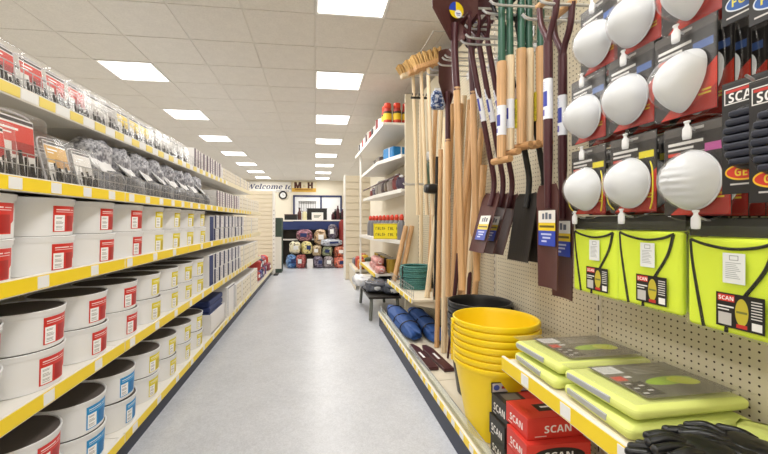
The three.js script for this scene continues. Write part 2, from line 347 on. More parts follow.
function cartons(k, d0, d1, w, hgt, depth, m, rows, label, group) {
  const geo = rbx(depth, hgt - 0.003, w - 0.006, 0.003, 0, hgt / 2 - 0.001, 0), pr = sheet(w * 0.94, hgt * 0.94).rotateY(Math.PI / 2).translate(depth / 2 + 0.0006, hgt / 2, 0);
  let n = 0; for (let d = d0 + w / 2; d < d1; d += w, n++) for (let j = 0; j < rows; j++) {
    const one = group ? `${label}, ${rows > 1 ? (j ? 'upper row, ' : 'lower row, ') : ''}${ORD[n]} along` : label;
    const t = thing('carton', one, 'carton', W(LV[k].X - 0.03 - depth / 2 - rr(0, 0.015), SH(k) + 0.0005 + j * hgt, d), 0, group);
    part('box', geo, M.carton_white, t); part('print', pr, m, t);
  }
}
cartons(0, 3.86, 5.0, 0.11, 0.22, 0.2, M.carton_purple, 1, 'tall purple and white carton beyond the blister packs', 'purple cartons on the top shelf');
cartons(0, 5.05, 7.0, 0.16, 0.19, 0.22, M.carton_cream, 1, 'cream carton on the top shelf past the purple ones', 'cream cartons on the top shelf');
cartons(1, 4.12, 5.3, 0.12, 0.2, 0.25, M.carton_purple, 1, 'purple and white carton beyond the grey bags', 'purple cartons beyond the grey bags');
cartons(1, 5.34, 7.05, 0.2, 0.22, 0.25, M.carton_cream, 1, 'cream carton on grey bag shelf past the purple ones', 'cream cartons beyond the grey bags');
cartons(2, 3.84, 4.0, 0.15, 0.27, 0.28, M.carton_blue, 1, 'navy carton next to the last yellow label tubs on the upper tub shelf', undefined);
cartons(2, 4.02, 5.6, 0.2, 0.14, 0.3, M.carton_navy, 2, 'navy striped white carton on the upper tub shelf', 'navy striped cartons on the upper tub shelf');
cartons(2, 5.62, 7.05, 0.23, 0.27, 0.3, M.carton_cream, 1, 'cream carton on the upper tub shelf past navy stripes', 'cream cartons on the upper tub shelf');
cartons(3, 3.84, 4.0, 0.15, 0.32, 0.28, M.carton_blue, 1, 'navy carton next to the last yellow label tubs on the middle tub shelf', undefined);
cartons(3, 4.02, 5.4, 0.2, 0.16, 0.3, M.carton_navy, 2, 'navy striped white carton on the middle tub shelf', 'navy striped cartons on the middle tub shelf');
cartons(3, 5.42, 7.05, 0.23, 0.3, 0.3, M.carton_cream, 1, 'cream carton on the middle tub shelf past navy stripes', 'cream cartons on the middle tub shelf');
cartons(4, 5.15, 7.0, 0.36, 0.3, 0.3, M.carton_cream, 1, 'large cream carton past the open navy box', 'cream cartons on the lowest shelf');
{ // big white cartons with navy cloth
  const t = thing('open_carton', 'large white carton holding folded navy cloth on the lowest shelf', 'carton', W(-1.22, SH(4) + 0.0005, 4.2));
  part('box', merge([bx(0.36, 0.2, 0.012, 0, 0.1, 0.29), bx(0.36, 0.2, 0.012, 0, 0.1, -0.29), bx(0.012, 0.2, 0.58, 0.174, 0.1, 0), bx(0.012, 0.2, 0.58, -0.174, 0.1, 0), bx(0.36, 0.01, 0.58, 0, 0.005, 0)]), M.carton_white, t);
  solo('folded_cloth', merge([0, 1, 2].map((i) => rbx(0.33, 0.06, 0.54, 0.02, 0, 0.03 + i * 0.062, 0, 2))), M.carton_blue, 'stack of folded navy cloth lying in the large white carton', 'cloth', W(-1.22, SH(4) + 0.15, 4.2));
  const u = thing('white_board_box', 'tall white carton with dark edge lines beside the navy cloth carton', 'carton', W(-1.2, SH(4) + 0.0005, 4.78));
  part('box', rbx(0.34, 0.36, 0.42, 0.004, 0, 0.18, 0), M.carton_white, u);
  part('edge_tape', merge([bx(0.003, 0.33, 0.008, 0.171, 0.18, 0.17), bx(0.003, 0.008, 0.36, 0.171, 0.34, 0), bx(0.003, 0.33, 0.008, 0.171, 0.18, -0.17)]), M.navy, u);
}
// packs on the low shelf beyond the run, and the slatted partition that ends it
const packCols = [0xb3362f, 0x3a3f86, 0x2a2b4c, 0xa63a44, 0x54407c, 0xd04a3a, 0x30355f, 0x8a3848].map((c, i) => mat(`pack_col_${i}`, c, { roughness: 0.45 }));
{
  const names = ['red', 'blue', 'dark navy', 'crimson', 'purple', 'orange red', 'slate blue', 'wine red'];
  for (let i = 0; i < 14; i++) {
    const c = i % 8, r = i >= 8 ? 'upper' : 'lower', d = 7.3 + (i % 8) * 0.22;
    const t = thing('packet', `${names[c]} shiny packet in the ${r} layer on the low end shelf`, 'packet', W(-1.16 + rr(-0.05, 0.03), SH(4) + (i >= 8 ? 0.205 : 0.001), d), rr(-0.3, 0.3));
    part('pouch', pillow(0.24, 0.2, 0.2, i + 3, 0.1, 0.6, 3, 16), packCols[c], t);
    part('label', rbx(0.004, 0.06, 0.09, 0.001, 0.118, 0.1, 0), M.ticket, t);
  }
  const g = thing('slatwall_partition', 'cream slatted end partition with white edge post beyond left shelving', 'partition', V3(0, 0, 0));
  part('core', bx(0.62, 2.0, 0.02, -1.33, 1.0, -9.25), M.slat, g);
  const sg = rbx(0.62, 0.085, 0.016, 0.004, 0, 0, 0);
  for (let i = 0; i < 20; i++) part('slat', sg, M.slat, g).position.set(-1.33, 0.08 + i * 0.1, -9.235);
  part('edge_post', rbx(0.06, 2.02, 0.1, 0.006, -0.99, 1.01, -9.25), M.shelf_white, g);
  for (let i = 0; i < 14; i++) part('slot', bx(0.012, 0.03, 0.004, -0.985, 0.25 + i * 0.1, -9.199), M.brown_steel, g);
  part('foot', rbx(0.1, 0.03, 0.3, 0.006, -0.93, 0.015, -9.22), M.dark_steel, g);
  const b = thing('green_cabinet', 'dark green box unit standing behind the slatted end partition', 'cabinet', W(-0.93, -1.3, 9.75));
  part('body', rbx(0.2, 1.38, 0.4, 0.006, 0, 0.69, 0), mat('cab_green', 0x3b4d44, {}), b); part('lower_panel', bx(0.19, 0.8, 0.004, 0, 0.5, 0.202), M.shelf_white, b);
}

// ───────────── right gondola with pegboard ─────────────
const PEG = 1.30, BASE = -1.135, MIDY = -0.74, HVY = -0.615;
{
  const g = thing('pegboard_gondola', 'cream perforated pegboard gondola with yellow rail shelves and navy plinth', 'shelving', V3(0, 0, 0));
  const cell = 0.025, r = 0.0037, top = 1.44;
  const cellG = (x, y) => { // square with an eight sided hole, facing -X (built in z,y)
    const o = []; for (let i = 0; i < 8; i++) { const a = i * Math.PI / 4, c = Math.cos(a), s = Math.sin(a), k = 0.5 * cell / Math.max(Math.abs(c), Math.abs(s)); o.push([c * r, s * r, c * k, s * k]); } return o;
  };
  const ring = cellG();
  for (let b = 0; b < 5; b++) {
    const d0 = -0.43 + b + 0.0, pos = [];
    const nz = 39, y0 = BASE + 0.01, ny = Math.floor((top - y0) / cell), zoff = d0 + (1 - nz * cell) / 2;
    for (let i = 0; i < nz; i++) for (let j = 0; j < ny; j++) {
      const cz = -(zoff + (i + 0.5) * cell), cy = H + y0 + (j + 0.5) * cell;
      for (let q = 0; q < 8; q++) { const a = ring[q], c = ring[(q + 1) % 8]; const P = (z, y) => [PEG, cy + y, cz + z];
        pos.push(...P(a[0], a[1]), ...P(a[2], a[3]), ...P(c[2], c[3]), ...P(a[0], a[1]), ...P(c[2], c[3]), ...P(c[0], c[1])); }
    }
    const pg = new THREE.BufferGeometry(); pg.setAttribute('position', new THREE.Float32BufferAttribute(pos, 3));
    pg.setAttribute('uv', new THREE.Float32BufferAttribute(new Float32Array(pos.length / 3 * 2), 2)); pg.computeVertexNormals();
    part('pegboard_panel', pg, M.peg_cream, g);
    part('upper_panel', bx(0.012, 0.15, 0.975, PEG + 0.006, H + top + 0.06, -(d0 + 0.5)), M.peg_cream, g);
    part('back_board', bx(0.012, 2.88, 0.996, PEG + 0.02, 1.44, -(d0 + 0.5)), M.peg_back, g);
  }
  for (let b = 0; b <= 5; b++) {
    const d = -0.43 + b, x = PEG - 0.001;
    part('upright', rbx(0.03, 2.9, 0.026, 0.002, x + 0.013, 1.45, -d), M.upright, g);
    const sl = []; for (let y = 0.2; y < 2.8; y += 0.05) sl.push(bx(0.002, 0.025, 0.005, x - 0.0022, y, -d)); part('slots', merge(sl), M.peg_back, g).userData.kind = 'stuff';
  }
  part('end_panel', rbx(0.18, 2.9, 0.03, 0.004, 1.215, 1.45, -4.6), M.shelf_cream, g);
  part('plinth', bx(0.5, 0.115, 5.0, 1.04, 0.0575, -2.07), M.navy_plinth, g);
  const shelf = (d0, d1, X, Y, rail, step, riser) => {
    const s = part('shelf', rbx(PEG - X - 0.016, 0.022, d1 - d0 - 0.004, 0.003, (PEG + X) / 2, H + Y - 0.011, -(d0 + d1) / 2), M.shelf_cream, g), ry = H + Y - rail / 2 + 0.016;
    part('price_rail', rbx(0.014, rail, d1 - d0 - 0.002, 0.003, X, ry, -(d0 + d1) / 2), M.shelf_white, s);
    part('rail_insert', bx(0.002, rail * 0.84, d1 - d0 - 0.01, X - 0.0075, ry, -(d0 + d1) / 2), M.rail_yellow, s);
    for (let d = d0 + 0.06; d < d1 - 0.06; d += step) part('price_ticket', bx(0.002, rail * 0.72, 0.05, X - 0.009, ry, -d - 0.03), M.ticket, s);
    if (riser) {
      part('acrylic_riser', bx(0.003, 0.075, d1 - d0 - 0.01, X + 0.02, H + Y + 0.04, -(d0 + d1) / 2), M.acrylic, s);
      part('riser_edge', bx(0.004, 0.003, d1 - d0 - 0.01, X + 0.02, H + Y + 0.079, -(d0 + d1) / 2), M.wire, s);
    }
  };
  for (let b = 0; b < 5; b++) shelf(-0.43 + b, 0.57 + b, 0.785, BASE, 0.05, 0.125, b > 1);
  shelf(-0.43, 0.57, 0.83, HVY, 0.062, 0.24); shelf(0.57, 1.57, 0.83, HVY, 0.062, 0.24);
  shelf(3.4, 4.57, 0.9, MIDY, 0.05, 0.2);
  for (const [d, Y, X] of [[1.5, HVY, 0.86], [0.62, HVY, 0.86], [3.44, MIDY, 0.93], [4.5, MIDY, 0.93]]) part('bracket', extr([[0, 0], [PEG - X - 0.02, 0], [PEG - X - 0.02, -0.1], [0, -0.03]], 0.004, 0.0005).translate(X, H + Y - 0.024, -d), M.shelf_cream, g);
  // wire fence of the middle shelf
  const w = []; for (const q of [0.03, 0.07, 0.11]) w.push(bx(0.003, 0.003, 1.1, 0.925, H + MIDY + q, -3.98)); for (let z = 3.44; z < 4.55; z += 0.07) w.push(bx(0.003, 0.12, 0.003, 0.925, H + MIDY + 0.06, -z));
  part('wire_fence', merge(w), M.wire, g);
}

// peg hooks with white tags
const hookTag = merge([lathe([[0, 0], [0.011, 0.001], [0.0125, 0.012], [0.012, 0.03], [0.006, 0.038], [0.006, 0.044], [0.009, 0.046], [0.009, 0.05], [0, 0.051]], 16).scale(0.55, 1, 1)]).translate(0, -0.045, 0);
function hook(Xtip, Y, D, label, group, tagged = true) {
  const t = thing('peg_hook', label, 'hook', W(PEG, Y, D), 0, group), L = PEG - Xtip;
  part('prong', tube([V3(0, 0, 0), V3(-L * 0.5, 0, 0), V3(-L * 0.93, 0.001, 0), V3(-L, 0.012, 0)], 0.003, 20, 8), M.chrome, t);
  part('back_plate', rbx(0.004, 0.05, 0.03, 0.001, -0.003, 0, 0), M.chrome, t);
  if (tagged) part('tag', hookTag, M.white_plastic, t).position.set(-L - 0.005, 0.02, 0);
}

// dust mask packs
function maskCard(accent, pinkish) {
  return canvasTex(192, 256, (x, w, h) => {
    x.fillStyle = '#2b2726'; x.fillRect(0, 0, w, h);
    x.fillStyle = '#d8402e'; x.beginPath(); x.moveTo(20, 256); x.lineTo(w, 118); x.lineTo(w, 256); x.fill();
    x.fillStyle = '#a92b22'; x.beginPath(); x.moveTo(80, 256); x.lineTo(w, 190); x.lineTo(w, 256); x.fill(); x.fillStyle = '#8f8a86'; for (let i = 0; i < 9; i++) x.fillRect(10 + (i * 29) % 40, 104 + i * 13, 30 + (i * 17) % 30, 3); x.fillStyle = '#5a5552'; x.fillRect(0, 0, w, 26); x.fillStyle = '#c9c5c1'; x.fillRect(70, 8, 52, 8);
    x.fillStyle = '#f1efec'; x.fillRect(12, 44, 108, 9); x.fillRect(12, 60, 80, 7); x.fillStyle = '#d8402e'; x.fillRect(12, 74, 40, 10);
    x.fillStyle = '#bdb7b2'; x.fillRect(60, 76, 70, 4); x.fillRect(12, 90, 60, 4);
    x.fillStyle = accent; x.fillRect(124, 60, 58, 22);
    x.fillStyle = '#e7d23c'; x.fillRect(150, 196, 26, 5); x.fillRect(140, 206, 36, 5);
  });
}
const mcMat = ['#efe02c', '#4f6fb2', '#c0599c'].map((a, i) => mat(`mask_card_${i}`, 0xffffff, { map: maskCard(a), roughness: 0.35 }));
const maskGeo = {};
{
  const cup = (kind) => {
    const g = new THREE.SphereGeometry(1, 40, 20, 0, Math.PI * 2, 0, Math.PI / 2), p = g.attributes.position;   // dome along +y
    for (let i = 0; i < p.count; i++) {
      const x = p.getX(i), y = p.getY(i), z = p.getZ(i), r = Math.hypot(x, z);
      let hgt = Math.pow(Math.max(0, 1 - r * r), kind === 1 ? 0.8 : 0.62);
      if (kind === 2) hgt += 0.035 * Math.sin(z * 26) * Math.min(1, (1 - r) * 5);
      const nose = 1 + (z < 0 ? -0.10 : 0) * Math.abs(x);
      let px = x, pz = z * nose;
      if (kind === 1) { px = x * (0.78 - 0.3 * z); pz = z < 0 ? -Math.pow(-z, 0.8) : z; hgt = hgt * (0.85 + 0.35 * z) + 0.03 * Math.cos(x * 9) * (1 - r); }
      p.setXYZ(i, px * 0.073, hgt * 0.078, pz * 0.079);
    }
    g.computeVertexNormals();
    // y -> -X (out from the card), x -> D, z -> down
    const m = new THREE.Matrix4().makeBasis(V3(0, 0, 1), V3(-1, 0, 0), V3(0, -1, 0));
    return g.applyMatrix4(m);
  };
  maskGeo.cup = cup(0); maskGeo.fold = cup(1); maskGeo.ridge = cup(2);
  maskGeo.rim = (() => { const pts = []; for (let i = 0; i < 32; i++) { const a = i / 32 * Math.PI * 2, x = Math.cos(a), z = Math.sin(a), nose = 1 + (z < 0 ? -0.10 : 0) * Math.abs(x); pts.push(V3(-0.003, -z * nose * 0.08, x * 0.074)); } return tube(pts, 0.0028, 64, 6, true); })();
}
const CW = 0.178, CH = 0.25;
const mcG = { card: bx(0.0015, CH, CW, 0.001, 0, 0), print: sheet(CW * 0.99, CH * 0.99).rotateY(-Math.PI / 2).translate(-0.0004, 0, 0),
  shell: rbx(0.006, CH - 0.01, CW - 0.006, 0.0025, -0.004, 0, 0), strap: [-1, 1].map((q) => tube([V3(-0.004, 0.06, q * 0.07), V3(-0.012, 0.035, q * 0.085), V3(-0.012, -0.06, q * 0.085), V3(-0.004, -0.085, q * 0.07)], 0.0022, 20, 6)) };
mcG.dome = (() => { const g = maskGeo.cup.clone(); g.scale(1.06, 1.07, 1.08); return g; })();
mcG.bead = tube([V3(0, -CH / 2 + .006, -CW / 2 + .006), V3(0, CH / 2 - .006, -CW / 2 + .006), V3(0, CH / 2 - .006, CW / 2 - .006), V3(0, -CH / 2 + .006, CW / 2 - .006)], 0.002, 60, 4, true).translate(-0.005, 0, 0);
function maskPack(kind, ci, X, Y, D, label, group, flat) {
  const t = thing('mask_pack', label, 'mask pack', W(X, Y, D), 0, group);
  part('card', mcG.card, M.black, t); part('print', mcG.print, mcMat[ci], t);
  const m = part('mask', maskGeo[kind], M.mask_white, t); m.position.set(-0.007, -0.03, 0);
  if (kind !== 'fold') part('mask_rim', maskGeo.rim, M.mask_white, t).position.set(-0.006, -0.03, 0); else m.scale.set(1.1, 1.08, 1.15);
  if (ci === 0) for (const q of mcG.strap) part('strap', q, M.strap_yellow, t).position.y = -0.03;
  const s = part('blister', mcG.dome, M.clear_crisp, t); s.position.set(-0.0075, -0.03, 0);
  part('window', mcG.shell, M.clear_crisp, t); part('blister_edge', mcG.bead, M.clear, t);
  if (flat) for (const o of [m, s]) o.scale.x = 0.38;
}
const MASKS = [ // mask centre pixel, kind, card, description, how many hang behind
  [579, 189, 'cup', 0, 'smooth white cup mask with yellow strap, bottom row next to the spades', 2, 'bottom row mask next to the spades'],
  [622, 183, 'cup', 0, 'smooth white cup mask with yellow straps, bottom row beside the ridged mask', 2, 'bottom row mask beside the ridged one'],
  [683, 180, 'ridge', 2, 'white mask with horizontal ridges and pink tab on its card', 4, 'ridged mask with pink tab'],
  [579, 116, 'cup', 1, 'white cup mask in the middle row next to the spades', 2, 'middle row mask next to the spades'],
  [620, 99, 'cup', 1, 'white cup mask in the middle row beside the folded mask', 2, 'middle row mask beside the folded one'],
  [672, 82, 'fold', 1, 'pointed folded white mask with blue tab on its card', 4, 'folded mask with blue tab'],
  [589, 43, 'cup', 1, 'white cup mask in the top row next to the spade handles', 2, 'top row mask next to the spades'],
  [626, 20, 'cup', 1, 'white cup mask in the top row above the folded mask', 2, 'top row mask above the folded one'],
  [680, -12, 'fold', 1, 'folded white mask in the top row beside the foam pad pack', 4, 'top row mask beside the foam pads'],
];
for (const [u, v, kind, ci, desc, n, where] of MASKS) {
  const p = onX(u - 1, v, 0.985), X = 1.025, Y = p.Y + 0.03;
  maskPack(kind, ci, X, Y, p.D, `clear pack with ${desc}`, undefined);
  for (let i = 1; i <= n; i++) maskPack(kind, ci, X + (n > 2 ? 0.05 : 0.075) * i, Y - 0.003, p.D, `${ORD[i - 1]} pack hanging behind the ${where}`, 'mask packs behind the front ones', true);
  hook(X - 0.02, Y + CH / 2 - 0.02, p.D, `chrome hook with white tag holding the ${where}`, undefined);
}
// knee pad packs on black cards
{
  const kn = canvasTex(224, 448, (x, w, h) => {
    x.scale(1, 1.1666); h = 384;
    x.fillStyle = '#262424'; x.fillRect(0, 0, w, h); x.fillStyle = '#3a3736'; x.fillRect(0, 0, w, 6);
    x.strokeStyle = '#e9e6e2'; x.lineWidth = 4; x.fillStyle = '#23201f'; x.strokeRect(10, 22, 200, 52); x.fillStyle = '#c8352c'; x.fillRect(14, 26, 192, 10);
    x.fillStyle = '#f3f1ee'; x.font = 'bold 46px sans-serif'; x.fillText('SCAN', 22, 70);
    x.fillStyle = '#d8402e'; x.beginPath(); x.ellipse(80, 312, 66, 26, 0, 0, 7); x.fill(); x.strokeStyle = '#f4c22c'; x.lineWidth = 6; x.stroke();
    x.fillStyle = '#f4d63c'; x.font = 'bold 38px sans-serif'; x.fillText('GEL', 44, 326);
    x.fillStyle = '#d0ccc8'; x.fillRect(30, 350, 110, 6);
  });
  const fm = canvasTex(224, 448, (x, w, h) => {
    x.scale(1, 1.1666); h = 384;
    x.fillStyle = '#262424'; x.fillRect(0, 0, w, h);
    x.strokeStyle = '#e9e6e2'; x.lineWidth = 4; x.strokeRect(10, 22, 200, 52); x.fillStyle = '#f3f1ee'; x.font = 'bold 46px sans-serif'; x.fillText('SCAN', 22, 68);
    x.fillStyle = '#2c5fae'; x.beginPath(); x.ellipse(98, 316, 84, 34, -0.1, 0, 7); x.fill(); x.strokeStyle = '#dfe6ee'; x.lineWidth = 5; x.stroke();
    x.fillStyle = '#e9dc5a'; x.font = 'bold 44px sans-serif'; x.fillText('FOAM', 32, 332);
    x.fillStyle = '#d0ccc8'; x.fillRect(16, 362, 150, 6);
  });
  mat('pad_gel', 0xffffff, { map: kn, roughness: 0.35 }); mat('pad_foam', 0xffffff, { map: fm, roughness: 0.35 });
  mat('pad_rubber', 0x1c2030, { roughness: 0.5 });
  const kw = 0.125, kh = 0.25;
  const pad = (() => { const l = []; for (let i = 0; i < 7; i++) { const a = i / 6 * 2 - 1; l.push(rbx(0.022, 0.016, 0.075 * Math.sqrt(1 - a * a * 0.55), 0.006, -0.014, a * 0.052, 0)); } return merge(l); })();
  const padBack = lathe([[0, 0], [0.052, 0], [0.056, 0.006], [0.05, 0.014], [0, 0.016]], 28).rotateZ(Math.PI / 2).scale(1, 1.25, 0.9);
  const mk = (m, X, Y, D, label) => {
    const t = thing('knee_pad_pack', label, 'knee pads', W(X, Y, D));
    part('card', bx(0.002, kh, kw, 0.001, 0, 0), M.black, t); part('print', sheet(kw * 0.99, kh * 0.99).rotateY(-Math.PI / 2).translate(-0.0005, 0, 0), m, t);
    const b = part('pad_cup', padBack, M.black_plastic, t); b.position.set(0, -0.005, -0.008); const q = part('pad_ribs', pad, M.pad_rubber, t); q.position.set(0, -0.005, -0.008);
    hook(X - 0.02, Y + kh / 2 - 0.015, D, 'chrome hook holding the ' + label.replace(' with orange oval', '').replace(' with blue oval', ''), undefined, false);
  };
  for (const [uA, vA, X, nm] of [[722, 85, 0.92, 'partly covered'], [749, 83, 0.895, 'uncovered']]) {
    const p = onX(uA, vA, X), D = p.D - kw / 2;
    mk(M.pad_gel, X, p.Y - kh / 2, D, `${nm} black card of gel knee pads with orange oval`);
    const q = onX(uA, 28, X); mk(M.pad_foam, X, q.Y + kh / 2, D, `${nm} black card of foam knee pads with blue oval`);
  }
}
// hi-vis vests in bags
{
  const lab = canvasTex(160, 128, (x, w, h) => {
    x.fillStyle = '#1f1d1c'; x.fillRect(0, 0, w, h); x.fillStyle = '#d23a2e'; x.fillRect(6, 6, 58, 26); x.fillStyle = '#fff'; x.font = 'bold 21px sans-serif'; x.fillText('SCAN', 8, 27);
    x.fillStyle = '#f0eeea'; x.fillRect(6, 48, 56, 6); x.fillRect(6, 60, 40, 5); x.fillStyle = '#c9c5c0'; x.fillRect(8, 74, 46, 46);
    x.fillStyle = '#c9b83a'; x.beginPath(); x.ellipse(88, 64, 22, 50, 0, 0, 7); x.fill(); x.fillStyle = '#7a7a38'; x.fillRect(70, 60, 36, 8);
    x.fillStyle = '#e8e5e0'; for (let i = 0; i < 7; i++) x.fillRect(118, 16 + i * 10, 34, 4); x.fillStyle = '#f4f2ee'; x.fillRect(120, 92, 32, 28); x.fillStyle = '#c8352c'; x.fillRect(70, 108, 36, 14);
  });
  const paper = canvasTex(64, 96, (x, w, h) => { x.fillStyle = '#e9ebe9'; x.fillRect(0, 0, w, h); x.fillStyle = '#8d9190'; x.strokeStyle = '#444'; x.strokeRect(20, 8, 24, 14); for (let i = 0; i < 9; i++) x.fillRect(8, 30 + i * 6, 44 - (i * 13) % 17, 1.5); });
  mat('vest_card', 0xffffff, { map: lab, roughness: 0.35 }); mat('vest_paper', 0xffffff, { map: paper, roughness: 0.5 });
  const w = 0.222, h = 0.24;
  const vest = (() => { const g = new RoundedBoxGeometry(0.026, h, w, 6, 0.011), p = g.attributes.position; for (let i = 0; i < p.count; i++) { const y = p.getY(i), z = p.getZ(i); const n = noise3(y * 16 + 3, z * 16 + 8, 2) - 0.5; p.setX(i, p.getX(i) * (1 + n * 0.5) ); if (y > h * 0.4) p.setY(i, y - 0.022 * Math.exp(-z * z / 0.004)); } g.computeVertexNormals(); return g; })();
  const strip = (pts) => tube(pts.map(([z, y]) => V3(-0.0135, y, -z)), 0.0042, 24, 6);
  const trim = merge([strip([[0.1, 0.112], [0.096, 0.06], [0.08, -0.04], [0.066, -0.117]]), strip([[-0.09, 0.112], [-0.072, 0.05], [-0.03, -0.02], [0.005, -0.08], [0.012, -0.117]]), strip([[0.1, 0.112], [0.06, 0.1], [0, 0.092], [-0.06, 0.1], [-0.09, 0.112]])]);
  const bag = rbx(0.034, h + 0.035, w + 0.012, 0.012, 0, 0.012, 0, 2);
  const G = { card: sheet(0.105, 0.085).rotateY(-Math.PI / 2).translate(-0.0195, -0.06, 0.022), paper: sheet(0.05, 0.075).rotateY(-Math.PI / 2).translate(-0.0195, 0.045, 0.01), header: bx(0.004, 0.045, w * 1.03, 0, h / 2 + 0.024, 0) };
  const mk = (X, Y, D, label, group) => {
    const t = thing('vest_pack', label, 'vest', W(X, Y, D), 0, group);
    part('vest', vest, M.hivis, t); part('trim', trim, M.trim_black, t); part('card', G.card, M.vest_card, t); part('paper_label', G.paper, M.vest_paper, t); part('bag', bag, M.clear_crisp, t); part('bag_header', G.header, M.smoke, t);
  };
  for (const [u, v, n, nm] of [[597, 262, 2, 'next to the spade blades'], [650, 269, 4, 'between the other two vest hooks'], [736, 286, 3, 'below the gel knee pads']]) {
    const p = onX(u, v, 1.04);
    for (let i = 0; i < n; i++) mk(1.04 + i * 0.045, p.Y + (i % 2) * 0.004, p.D, i ? `${ORD[i - 1]} bagged yellow vest behind the front one ${nm}` : `front bagged yellow hi-vis vest ${nm}`, i && n > 2 ? `vests hanging behind, ${nm}` : undefined);
    hook(1.0, p.Y + h / 2 + 0.045, p.D + 0.06, `chrome hook with white tag holding vests ${nm}`);
  }
  { const p = onX(742, 286, 1.0); mk(0.985, p.Y - 0.006, p.D - 0.2, 'bagged yellow vest nearest the end, overlapping the vest under the knee pads'); }
}
// folded hi-vis packs on the yellow shelf
{
  const ins = canvasTex(256, 192, (x, w, h) => {
    x.fillStyle = '#5f5d52'; x.fillRect(0, 0, w, h); x.fillStyle = '#55534a'; for (let i = 0; i < 26; i++) x.fillRect((i * 53) % 230, (i * 37) % 180, 40, 3);
    x.fillStyle = '#b6b3aa'; for (let i = 0; i < 6; i++) x.fillRect(96, 18 + i * 9, 110 - (i * 23) % 40, 3);
    x.fillStyle = '#9cc02e'; x.beginPath(); x.ellipse(150, 112, 76, 22, -0.1, 0, 7); x.fill(); x.fillStyle = '#d9e52c'; x.beginPath(); x.ellipse(186, 118, 40, 24, 0.2, 0, 7); x.fill();
    x.fillStyle = '#e4e4e2'; x.fillRect(8, 8, 64, 46); x.fillStyle = '#98989a'; for (let i = 0; i < 6; i++) x.fillRect(14, 14 + i * 6, 46, 2);
    x.fillStyle = '#d23a2e'; x.fillRect(8, 72, 34, 26); x.fillStyle = '#efeeec'; x.fillRect(46, 74, 22, 9); x.fillStyle = '#2d2b28'; x.fillRect(8, 106, 60, 72); x.fillStyle = '#cfcdc8'; for (let i = 0; i < 5; i++) x.fillRect(14 + (i % 2) * 26, 112 + i * 13, 16, 7);
  });
  mat('hivis_insert', 0xffffff, { map: ins, roughness: 0.22 });
  const w = 0.4, d = 0.295, hh = 0.048;
  const body = (s) => { const g = new RoundedBoxGeometry(w, hh, d, 10, 0.022), p = g.attributes.position; for (let i = 0; i < p.count; i++) { const x = p.getX(i), y = p.getY(i), z = p.getZ(i), n = noise3(x * 14 + s, y * 8, z * 14 + s) - 0.5; const e = 1 - Math.pow(Math.abs(x) / (w / 2), 4) * 0.25 - Math.pow(Math.abs(z) / (d / 2), 4) * 0.25; const m = noise3(x * 34 + s * 3, y * 30, z * 34) - 0.5; p.setXYZ(i, x * (1 + n * 0.05 + m * 0.012), y > 0 ? y * e + (n * 0.008 + m * 0.004) * (y > 0.01 ? 1 : 0) : y * (1 - Math.max(0, m) * 0.3), z * (1 + n * 0.06 + m * 0.02)); } g.translate(0, hh / 2, 0); g.computeVertexNormals(); return g; };
  const tape = (() => { return rbx(0.008, 0.02, d * 0.62, 0.003, -w / 2 - 0.002, hh * 0.55, -0.03, 2); })();
  const b0 = body(1), b1 = body(5);
  let i = 0;
  for (const [X, D, layers, nm] of [[1.075, 1.395, 2, 'far pile by the pegboard seam'], [1.08, 1.075, 2, 'near pile behind the black gloves']]) for (let j = 0; j < layers; j++) {
    const t = thing('folded_hivis_pack', `folded yellow hi-vis jacket in clear bag, ${j ? 'top' : 'bottom'} of the ${nm}`, 'jacket', W(X - (j ? 0.0 : 0.012), HVY + 0.001 + j * (hh + 0.002), D + (j ? 0.012 : -0.008)), j ? 0.03 : -0.04);
    part('jacket', i++ % 2 ? b1 : b0, M.hivis_pale, t);
    part('reflective_tape', tape, M.reflective, t);
    if (j) { const g = sheet(0.31, 0.235).rotateX(-Math.PI / 2).translate(0.025, hh + 0.0035, 0); g.rotateY(0); const q = part('printed_insert', g, M.hivis_insert, t); q.rotation.y = 0; part('bag', rbx(w + 0.008, 0.003, d + 0.006, 0.001, 0, hh + 0.0065, 0), M.clear_crisp, t); }
  }
  const t = thing('folded_hivis_pack', 'loose yellow hi-vis garment lying against pegboard beside black gloves', 'jacket', W(1.2, HVY + 0.001, 0.74));
  part('garment', pillow(0.15, 0.07, 0.3, 9, 0.25, 0.6, 3), M.hivis_pale, t);
}
